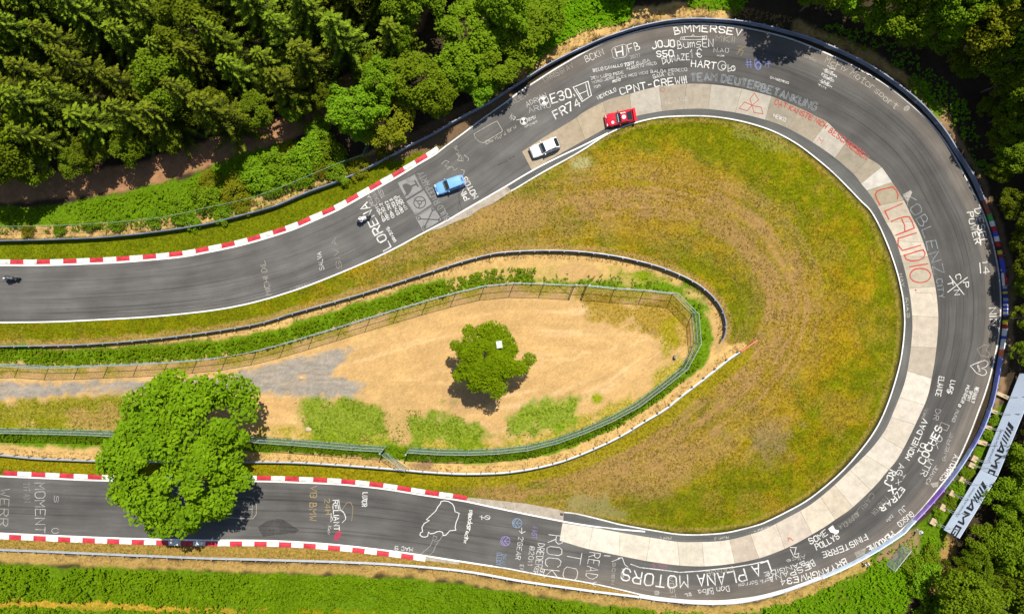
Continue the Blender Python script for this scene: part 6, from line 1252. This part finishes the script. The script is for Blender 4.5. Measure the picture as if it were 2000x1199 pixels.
text('JUANCA', [(1828, 908), (1806, 944)], 7, .9, cover=.75); text('A.TORRES', [(1864, 887), (1853, 912), (1835, 935)], 11, 2.0); text('RCJ', [(1739, 917), (1727, 943)], 12, 2.6); text('X', [(1741, 948), (1735, 958)], 11, 3.2); text('TX', [(1762, 922), (1749, 944)], 8, 1.2, cover=.7); text('EZRA.R', [(1760, 950), (1742, 972), (1718, 990)], 10, 2.3)
text('JU', [(1766, 986), (1754, 998)], 10, 1.3, cover=.8); text('GUSKO', [(1779, 998), (1752, 1021)], 10, 1.5, cover=.85); text('ZARA', [(1742, 1004), (1730, 1016)], 5, .8, **MD)
fill('painted_smear', z6(1700, 840, [(700, 620), (800, 600), (790, 660), (730, 670)]), WARM, .4, .6); fill('painted_smear', z6(1500, 940, [(1010, 830), (1150, 770), (1130, 850), (1040, 890)]), WARM, .4, .6)
text('PEROUME', [(1741, 1037), (1722, 1052), (1693, 1068)], 12, 2.4); text('BRYANGMW', [(1650, 1090), (1612, 1109), (1563, 1123)], 12, 2.0); text('E34', [(1558, 1125), (1524, 1131)], 11, 2.2); text('FINISTERRE', [(1690, 1042), (1650, 1063), (1605, 1078)], 11, 1.8)
text('SOME', [(1583, 1062), (1600, 1054), (1617, 1043)], 11, 1.9); text('POLLYS', [(1595, 1073), (1616, 1064), (1640, 1050)], 11, 1.8); fill('painted_emblem', z6(1500, 940, [(705, 550), (760, 510), (785, 560), (830, 570), (825, 600), (790, 610), (730, 590)]), WH, .95, .15)
text('ESPANA', [(1579, 1101), (1545, 1113), (1500, 1124)], 10, 1.7, cover=.9); text('BANGIDE', [(1570, 1095), (1530, 1108), (1492, 1117)], 8, 1.3, cover=.85); text('BE', [(1587, 1092), (1572, 1100)], 13, 1.6, cover=.8); text('Alice', [(1572, 1082), (1536, 1093)], 8, .9, **MD); strokes('painted_emblem', [z6(1500, 940, [(260, 770), (330, 770), (310, 850), (360, 840), (350, 890), (300, 870), (260, 790)])], 1.6, WH, .85, .3)
for i, (tt, b_) in enumerate((('CARLA', [(1702, 962), (1668, 1003)]), ('FINISTER', [(1728, 968), (1702, 1000)]), ('CUPRA', [(1672, 1000), (1650, 1017)]), ('CLA', [(1652, 1018), (1638, 1026)]))): text(tt, b_, 9, .8, WARM, **FT)
text('LA PLANA', [(1499, 1094), (1450, 1111), (1413, 1118), (1362, 1122)], 22, 2.9); text('MOTORS', [(1343, 1123), (1313, 1124), (1263, 1119), (1218, 1109)], 23, 2.8); strokes('painted_line', [[(1232, 1101), (1250, 1107.6), (1290, 1112), (1328, 1117), (1367, 1114.5), (1433, 1107), (1470, 1101), (1491, 1096)]], 2.0)
text('Don Bilba', [(1423, 1143), (1363, 1152)], 11, 1.2, cover=.85); text('Dark Sorrow', [(1508, 1127), (1442, 1139)], 8, 1.0, cover=.85); text('SANGE', [(1432, 1105), (1378, 1116)], 9, .9, WARM, **MD); text('VCST', [(1305, 1128), (1311, 1168)], 9, 1.0, WARM, **MD); text('EL', [(1349, 1157), (1337, 1159)], 5, 1.0); text('@', [(1287, 1153), (1279, 1153)], 7, .9, cover=.8)
text('HOLD', [(1302, 1101), (1274, 1100)], 6, .9, PNK, **MD); text('SCIEN', [(1197, 1098), (1194, 1140)], 5, .8, WARM, **MD); text('FUS', [(1214, 1110), (1212, 1127)], 6, .8, **MD); strokes('painted_line', [z6(960, 960, [(1480, 775), (1530, 770), (1560, 850), (1600, 880)]), z6(960, 960, [(1410, 815), (1500, 780)]), z6(960, 960, [(1320, 745), (1390, 750)])], 1.5, WH, .8, .35)
# --- lower straight
text('ROCK', [(1072, 1043), (1067, 1085), (1062, 1127)], 29, 1.4, cover=.8); text('TO', [(1110, 1074), (1098, 1128)], 28, 1.4, cover=.8); text('READY', [(1151, 1077), (1147, 1105), (1142, 1142)], 22, 1.3, cover=.8); text('DREDER', [(1051, 1060), (1045, 1107)], 13, 1.2, cover=.85); text('©2011', [(1035, 1066), (1031, 1104)], 9, 1.1, cover=.8); text('FAST', [(1040, 1028), (1039, 1051)], 9, .9, PUR, .8, .35)
text("2'GEAR", [(1013, 1047), (1007, 1091)], 9, 1.0, cover=.8); strokes('painted_arrow', [[(1019, 1030), (1019, 1040)], [(1014, 1036), (1019, 1041), (1026, 1037)]], 1.2); text('GT', [(1056, 1110), (1053, 1123)], 8, 1.6, cover=.85); text('ER', [(1044, 1109), (1042, 1120)], 7, 1.3, cover=.8); text('EV', [(1016, 1102), (1015, 1112)], 7, .9, **MD)
for x, y, c_ in ((1010, 1021, LBL), (987, 1056, PUR)): strokes('painted_emblem', [ell(x, y, 9, 9), [(x + 5, y - 7), (x - 2, y), (x + 5, y + 7)], [(x - 1, y - 8), (x - 7, y), (x - 1, y + 8)], [(x + 7, y), (x - 2, y)]], 1.4, c_, .8, .3)
text('DEAN', [(980, 1082), (978, 1104)], 9, .9, LBL, .75, .4); text('ELLIOT', [(971, 1079), (969, 1103)], 8, .9, LBL, .75, .4); text('pimocksracing', [(916, 996), (913, 1025), (905, 1059)], 9, 1.7); strokes('painted_emblem', [ell(952, 1010, 5, 4), [(941, 1006), (941, 1014)], [(937, 1008), (946, 1011)], [(948, 1008), (956, 1012)]], 1.3)
tr = [(1100, 535), (1125, 538), (1150, 553), (1160, 570), (1165, 598), (1190, 608), (1183, 635), (1172, 660), (1166, 690), (1170, 706), (1135, 710), (1112, 735), (1097, 738), (1092, 718), (1075, 713), (1058, 716), (1045, 724), (1022, 728), (1010, 718), (1005, 742), (990, 747), (972, 745), (960, 735), (963, 722), (975, 716), (972, 690), (985, 668), (1015, 650), (998, 645), (1030, 615), (1052, 595), (1065, 570), (1080, 552), (1083, 540), (1100, 535)]
strokes('painted_circuit_outline', [z3(500, 799, tr)], 1.7, WH, .92, .15)
strokes('painted_line', [z3(500, 799, q) for q in ([(1095, 735), (1075, 765), (1050, 800), (1040, 830), (1010, 860)], [(1040, 735), (1035, 765), (1020, 800), (985, 830), (965, 848)], [(1040, 740), (1060, 745), (1055, 760), (1040, 765), (1050, 775), (1070, 765)])], .8, WARM, .65, .4)
text('V8 BMW', [(606, 949), (604.5, 1016)], 13, 1.4, TANP, .75, .4); text('24h', [(634, 974), (636, 1004)], 10, 1.3, TANP, .75, .4); text('RELIANT', [(650, 977), (653, 1036)], 10, 1.7, cover=.9); strokes('painted_scribble', [z6(580, 920, q) for q in ([(490, 330), (505, 440), (560, 500), (570, 560), (530, 600)], [(400, 490), (395, 590), (420, 560), (400, 520)], [(495, 450), (540, 470), (575, 540)])], 1.3, WH, .85, .3); strokes('painted_scribble', [z6(580, 920, [(530, 445), (560, 400), (590, 365), (630, 365), (655, 420), (650, 500), (640, 580)])], 1.0, TANP, .7, .4)
fill('painted_blot', [tuple(p) for p in ell(659.5, 1046, 6, 11, .45, 14)], (.5, .03, .08), .5, .5); text('LUXOR', [(709, 961), (707, 988)], 9, 1.5); text('MAC 9', [(806, 1069), (772, 1066)], 7, 1.3, cover=.85); text('Kev', [(641, 1027), (640, 1042)], 6, .8, **MD)
text('MOMENT', [(68, 943), (69, 985), (69, 1040)], 19, 1.3, cover=.62, wear=.5); text('WERR', [(2, 954), (0, 985), (-2, 1026)], 17, 1.3, WARM, .62, .5); text('TITAN', [(45, 942), (47, 980)], 12, .9, WARM, **FT); strokes('painted_emblem', [ell(108, 1036, 7, 5, 0, 16, 30, 330)], 1.1, WH, .6, .4); text('S', [(106, 968), (106, 980)], 8, .9, **FT)
strokes('painted_line', [z3(0, 799, [(1440, 510), (1485, 520), (1502, 560), (1500, 615), (1480, 640), (1400, 638), (1300, 628), (1285, 600)]), z3(0, 799, [(1420, 540), (1478, 545), (1475, 630), (1420, 620)]), z3(0, 799, [(1420, 580), (1478, 585)])], 1.0, WARM, .75, .35)
fill('oil_stain', z3(500, 799, [(10, 690), (60, 655), (130, 640), (160, 645), (210, 680), (255, 705), (230, 725), (120, 735), (40, 745)]), (.035, .033, .031), .4, .6)
# --- upper straight
text('LORENA', [(764, 482), (741, 440), (717, 395)], 17, 2.8)
for a, b_, t_ in (((545, 788), (440, 600), '8>2011'), ((592, 772), (500, 585), '08>2012'), ((648, 747), (565, 558), '09>2012'), ((712, 712), (620, 535), '07>2013'), ((757, 688), (668, 505), '08>2013'), ((802, 657), (705, 500), '11>2014'), ((672, 1030), (580, 868), '08>2016')):
    p, q = z6(660, 300, [a, b_]); d_ = np.array(q) - np.array(p); n_ = np.array([-d_[1], d_[0]]) / np.linalg.norm(d_) * 2.6; text(t_, [tuple(np.array(p) + n_), tuple(np.array(q) + n_)], 5.4, 1.25)
text('CORONA', [(742, 394), (731, 372)], 7, .9, WARM, **FT); text('MELA', [(730, 401), (722, 381)], 6, 1.0, **MD); text('TEST', [(752, 384), (743, 366)], 7, .9, **FT)
TILE = (.21, .205, .195)
for q in ([(700, 345), (900, 245), (985, 420), (800, 532)], [(800, 560), (1005, 432), (1100, 590), (905, 718)], [(908, 745), (1112, 618), (1216, 775), (995, 908)]): fill('painted_tile', z6(660, 300, q), TILE, .85, .35, .006)
TD = .026
strokes('painted_emblem', [ell(*z6(660, 300, [(958, 572)])[0], 11.5, 11.5), ell(*z6(660, 300, [(958, 572)])[0], 3.6, 3.6), z6(660, 300, [(958, 590), (945, 640)]), z6(660, 300, [(975, 562), (1020, 545)]), z6(660, 300, [(940, 562), (900, 545)])], 2.0, DRK, .95, .05, TD)
strokes('painted_emblem', [z6(660, 300, [(955, 765), (1190, 775)]), z6(660, 300, [(1115, 650), (1010, 870)])], 2.4, DRK, .95, .05, TD); strokes('painted_emblem', [ell(*z6(660, 300, [p])[0], 3.2, 3.2, 0, 14) for p in ((948, 755), (1195, 775), (1115, 648), (1010, 868))], 1.8, DRK, .95, .05, TD)
fill('painted_emblem', z6(660, 300, [(755, 370), (790, 350), (840, 365), (870, 390), (860, 430), (830, 470), (815, 490), (780, 500), (800, 460), (770, 410)]), DRK, .95, .05, TD); strokes('painted_emblem', [z6(660, 300, [(855, 385), (915, 360)]), z6(660, 300, [(900, 318), (938, 385)])], 3.2, DRK, .95, .05, TD)
text('BUILD RACEPARTY', [(879, 427), (852, 381), (826, 334)], 12, 1.2, GRY, .8, .3); text('PINK', [(917, 388), (901, 358)], 10, 2.3, cover=.9); text('MOTOS', [(934, 384), (911, 345)], 10, 2.0, cover=.88)
strokes('painted_emblem', [z6(660, 300, [(1415, 455), (1418, 560), (1440, 620), (1450, 660), (1425, 672), (1405, 650), (1412, 600), (1418, 560)])], 1.0, BLKP, .8, .2); strokes('painted_scribble', [z6(660, 300, q) for q in ([(1215, 120), (1260, 80), (1300, 100), (1250, 150), (1330, 160)], [(1280, 180), (1340, 150), (1360, 200), (1400, 170)], [(1480, 20), (1530, 60), (1520, 90)], [(1390, 0), (1420, 40), (1400, 80), (1450, 90)], [(1440, 190), (1480, 200), (1470, 250)])], 1.2, WARM, .6, .45)
text('Bruno', [(886, 288), (903, 316)], 6, .8, WARM, **FT); text('SALVA', [(633, 526), (627, 492)], 9, 1.1, cover=.85); text('MICHI DiL', [(530, 575), (517, 509)], 10, .9, WARM, **MD); text('SIVA', [(668, 523), (656, 465)], 10, .8, WARM, **FT); text('FORMAN', [(568, 568), (605, 556)], 5, .7, WARM, **FT)
strokes('painted_outline', [z6(840, 200, [(780, 222), (700, 262), (515, 370), (530, 420), (580, 465), (630, 475), (840, 345), (845, 325), (785, 222)])], 1.1, WARM, .7, .4); text('Ella Mara Bru', [(950, 282), (978, 269), (1008, 249)], 6, .8, WARM, **MD); strokes('painted_scribble', [z6(840, 200, q) for q in ([(930, 190), (960, 130), (950, 210)], [(970, 160), (1000, 180), (980, 210), (965, 185)], [(1010, 210), (1050, 200)])], 1.2, WH, .7, .4)
# dark skid marks and an oil trace on the straight
strokes('oil_stain', [z6(840, 200, [(790, 740), (850, 705), (900, 690)]), z6(840, 200, [(930, 660), (990, 630)])], 2.4, (.032, .031, .030), .45, .6)
TYR = (.030, .028, .027); o0, o1 = proj_len(OW, (1240, 64)), proj_len(OW, (1905, 818))
for dd, a, b_, w_, cv in ((-46, 60, 900, .9, .6), (-53, 250, 1100, .8, .5), (-64, 0, 1000, 1.0, .6), (-72, 420, 1180, .8, .5), (-88, 300, 800, .8, .35), (-38, 480, 760, .7, .4), (-30, 700, 1150, .8, .4), (-97, 60, 420, .7, .35)):
    strokes('tyre_mark', [offset(sub(OW, o0 + a, min(o0 + b_, o1 + 40), 14), dd)], w_, TYR, cv, .6, jit=.25)
for dd, a, b_, cv in ((10, 330, 760, .5), (15, 420, 900, .45), (24, 250, 620, .4), (34, 500, 1010, .35), (46, 380, 700, .3), (19, 800, 1080, .4)):
    strokes('tyre_mark', [offset(sub(IWA, a, b_, 14), dd)], .9, TYR, cv, .6, jit=.2)
for dd, a, b_, cv in ((-14, 420, 800, .4), (-22, 640, 1080, .4), (-30, 200, 560, .3), (-48, 700, 1000, .3)):
    strokes('tyre_mark', [offset(sub(IWB, a, b_, 14), dd)], .9, TYR, cv, .6, jit=.2)
# --- writing on the concrete
H_ = SLABH
text('DAT KANSTE NICH', [(1513, 203), (1550, 218.5), (1590, 238), (1612, 251.5)], 9, 1.8, REDP, .9, .3, H_ - .012); text('BESCHREIBEN', [(1618, 257), (1655, 285), (1691, 313)], 9.5, 1.9, REDP, .9, .3, H_ - .012); text('M', [(1596, 276), (1604, 281)], 9, 1.1, REDP, .8, .3, H_ - .012)
cl = [z6(1700, 340, q) for q in ([(115, 365), (75, 300), (55, 240), (80, 200), (130, 180), (260, 152), (300, 190), (325, 240), (318, 292)], [(375, 345), (170, 435), (215, 530)], [(245, 553), (330, 520), (400, 503), (455, 500), (490, 560), (515, 630), (420, 670), (298, 717)], [(365, 530), (400, 600), (403, 668)], [(538, 690), (325, 752), (325, 830), (375, 896), (590, 836)], [(392, 948), (620, 885), (640, 930), (620, 980), (570, 1010), (480, 1018), (415, 995), (392, 948)], [(460, 1087), (672, 1050)])] + [ell(1700 + 585 / 5.993, 520 + 108 / 5.993, 20.5, 14)]
strokes('painted_word', cl, 2.6, REDP, .9, .25, H_ - .012, jit=.25); strokes('painted_word', [z6(1700, 520, [(520, 310), (720, 310), (745, 400)])], .8, REDP, .45, .5, H_ - .012); fill('painted_blot', [tuple(p) for p in ell(1788.5, 566.5, 1.8, 1.8, 0, 10)], (.35, .04, .04), .9, .1, H_ - .012)
strokes('painted_emblem', [z3(1000, 0, q) for q in ([(1420, 545), (1445, 585), (1405, 618), (1393, 582), (1420, 545)], [(1405, 618), (1362, 598), (1330, 635), (1378, 650), (1405, 618)], [(1405, 618), (1460, 630), (1470, 668), (1418, 660), (1405, 618)])], 1.4, REDP, .85, .25, H_ - .012)
strokes('painted_emblem', [ell(1294, 175, 4.5, 4.5)], .9, REDP, .6, .4, H_ - .012); strokes('painted_emblem', [ell(1809, 657, 13.5, 13)], 1.5, (.55, .53, .48), .6, .4, H_ - .012); text('N.ANZ', [(1301, 205), (1341, 196)], 7, 1.0, (.55, .53, .48), .6, .4, H_ - .012); text('HEIKO', [(1510, 229), (1533, 238)], 7, 1.2, (.58, .56, .52), .8, .3, H_ - .012)
fill('painted_blot', z6(1500, 940, [(225, 650), (260, 650), (300, 685), (290, 695), (250, 670), (235, 710)]), REDP, .5, .5, H_ - .012); text('CELICA', [(1112, 1043), (1165, 1044)], 8, 1.2, (.58, .56, .52), .55, .45, H_ - .012)
# --- writing on the inner strip
for tt, b_ in (('Mini L', [(1311, 1048), (1287, 1048)]), ('Mkon J', [(1423, 1046), (1396, 1050)]), ('MKII Burg', [(1504, 1026), (1472, 1036)]), ('RIAS', [(1768, 583), (1772, 620)]), ('NAV', [(1757, 535), (1762, 560)])): text(tt, b_, 5, .9, WARM, .75, .4)
# --- small print on the banner wall
def wall_text(t, a, dirv, n, u0, v0, wid, h, m):
    polys, W_ = layout(t); sc = wid / W_; out = []
    for p in polys:
        for (x0, y0), (x1, y1) in zip(p[:-1], p[1:]):
            a0 = np.array([x0 * sc, y0 / 6 * h]); a1 = np.array([x1 * sc, y1 / 6 * h]); d_ = a1 - a0; l = np.linalg.norm(d_)
            if l < 1e-6: continue
            nn = np.array([-d_[1], d_[0]]) / l * .022; out.append([tuple(a0 - nn), tuple(a1 - nn), tuple(a1 + nn), tuple(a0 + nn)])
    poly_on_wall(out, a, dirv, n, u0, v0, 1.0, 'print_small_letters', m, .012, 1.0)
for (a, c), (n, dv), u in ((pan[0], pinfo[0], 2.6), (pan[1], pinfo[1], 4.75)): wall_text('DRIVING PERFORMANCE', a, dv, n, u, .42, 4.6, .26, MGREYP)
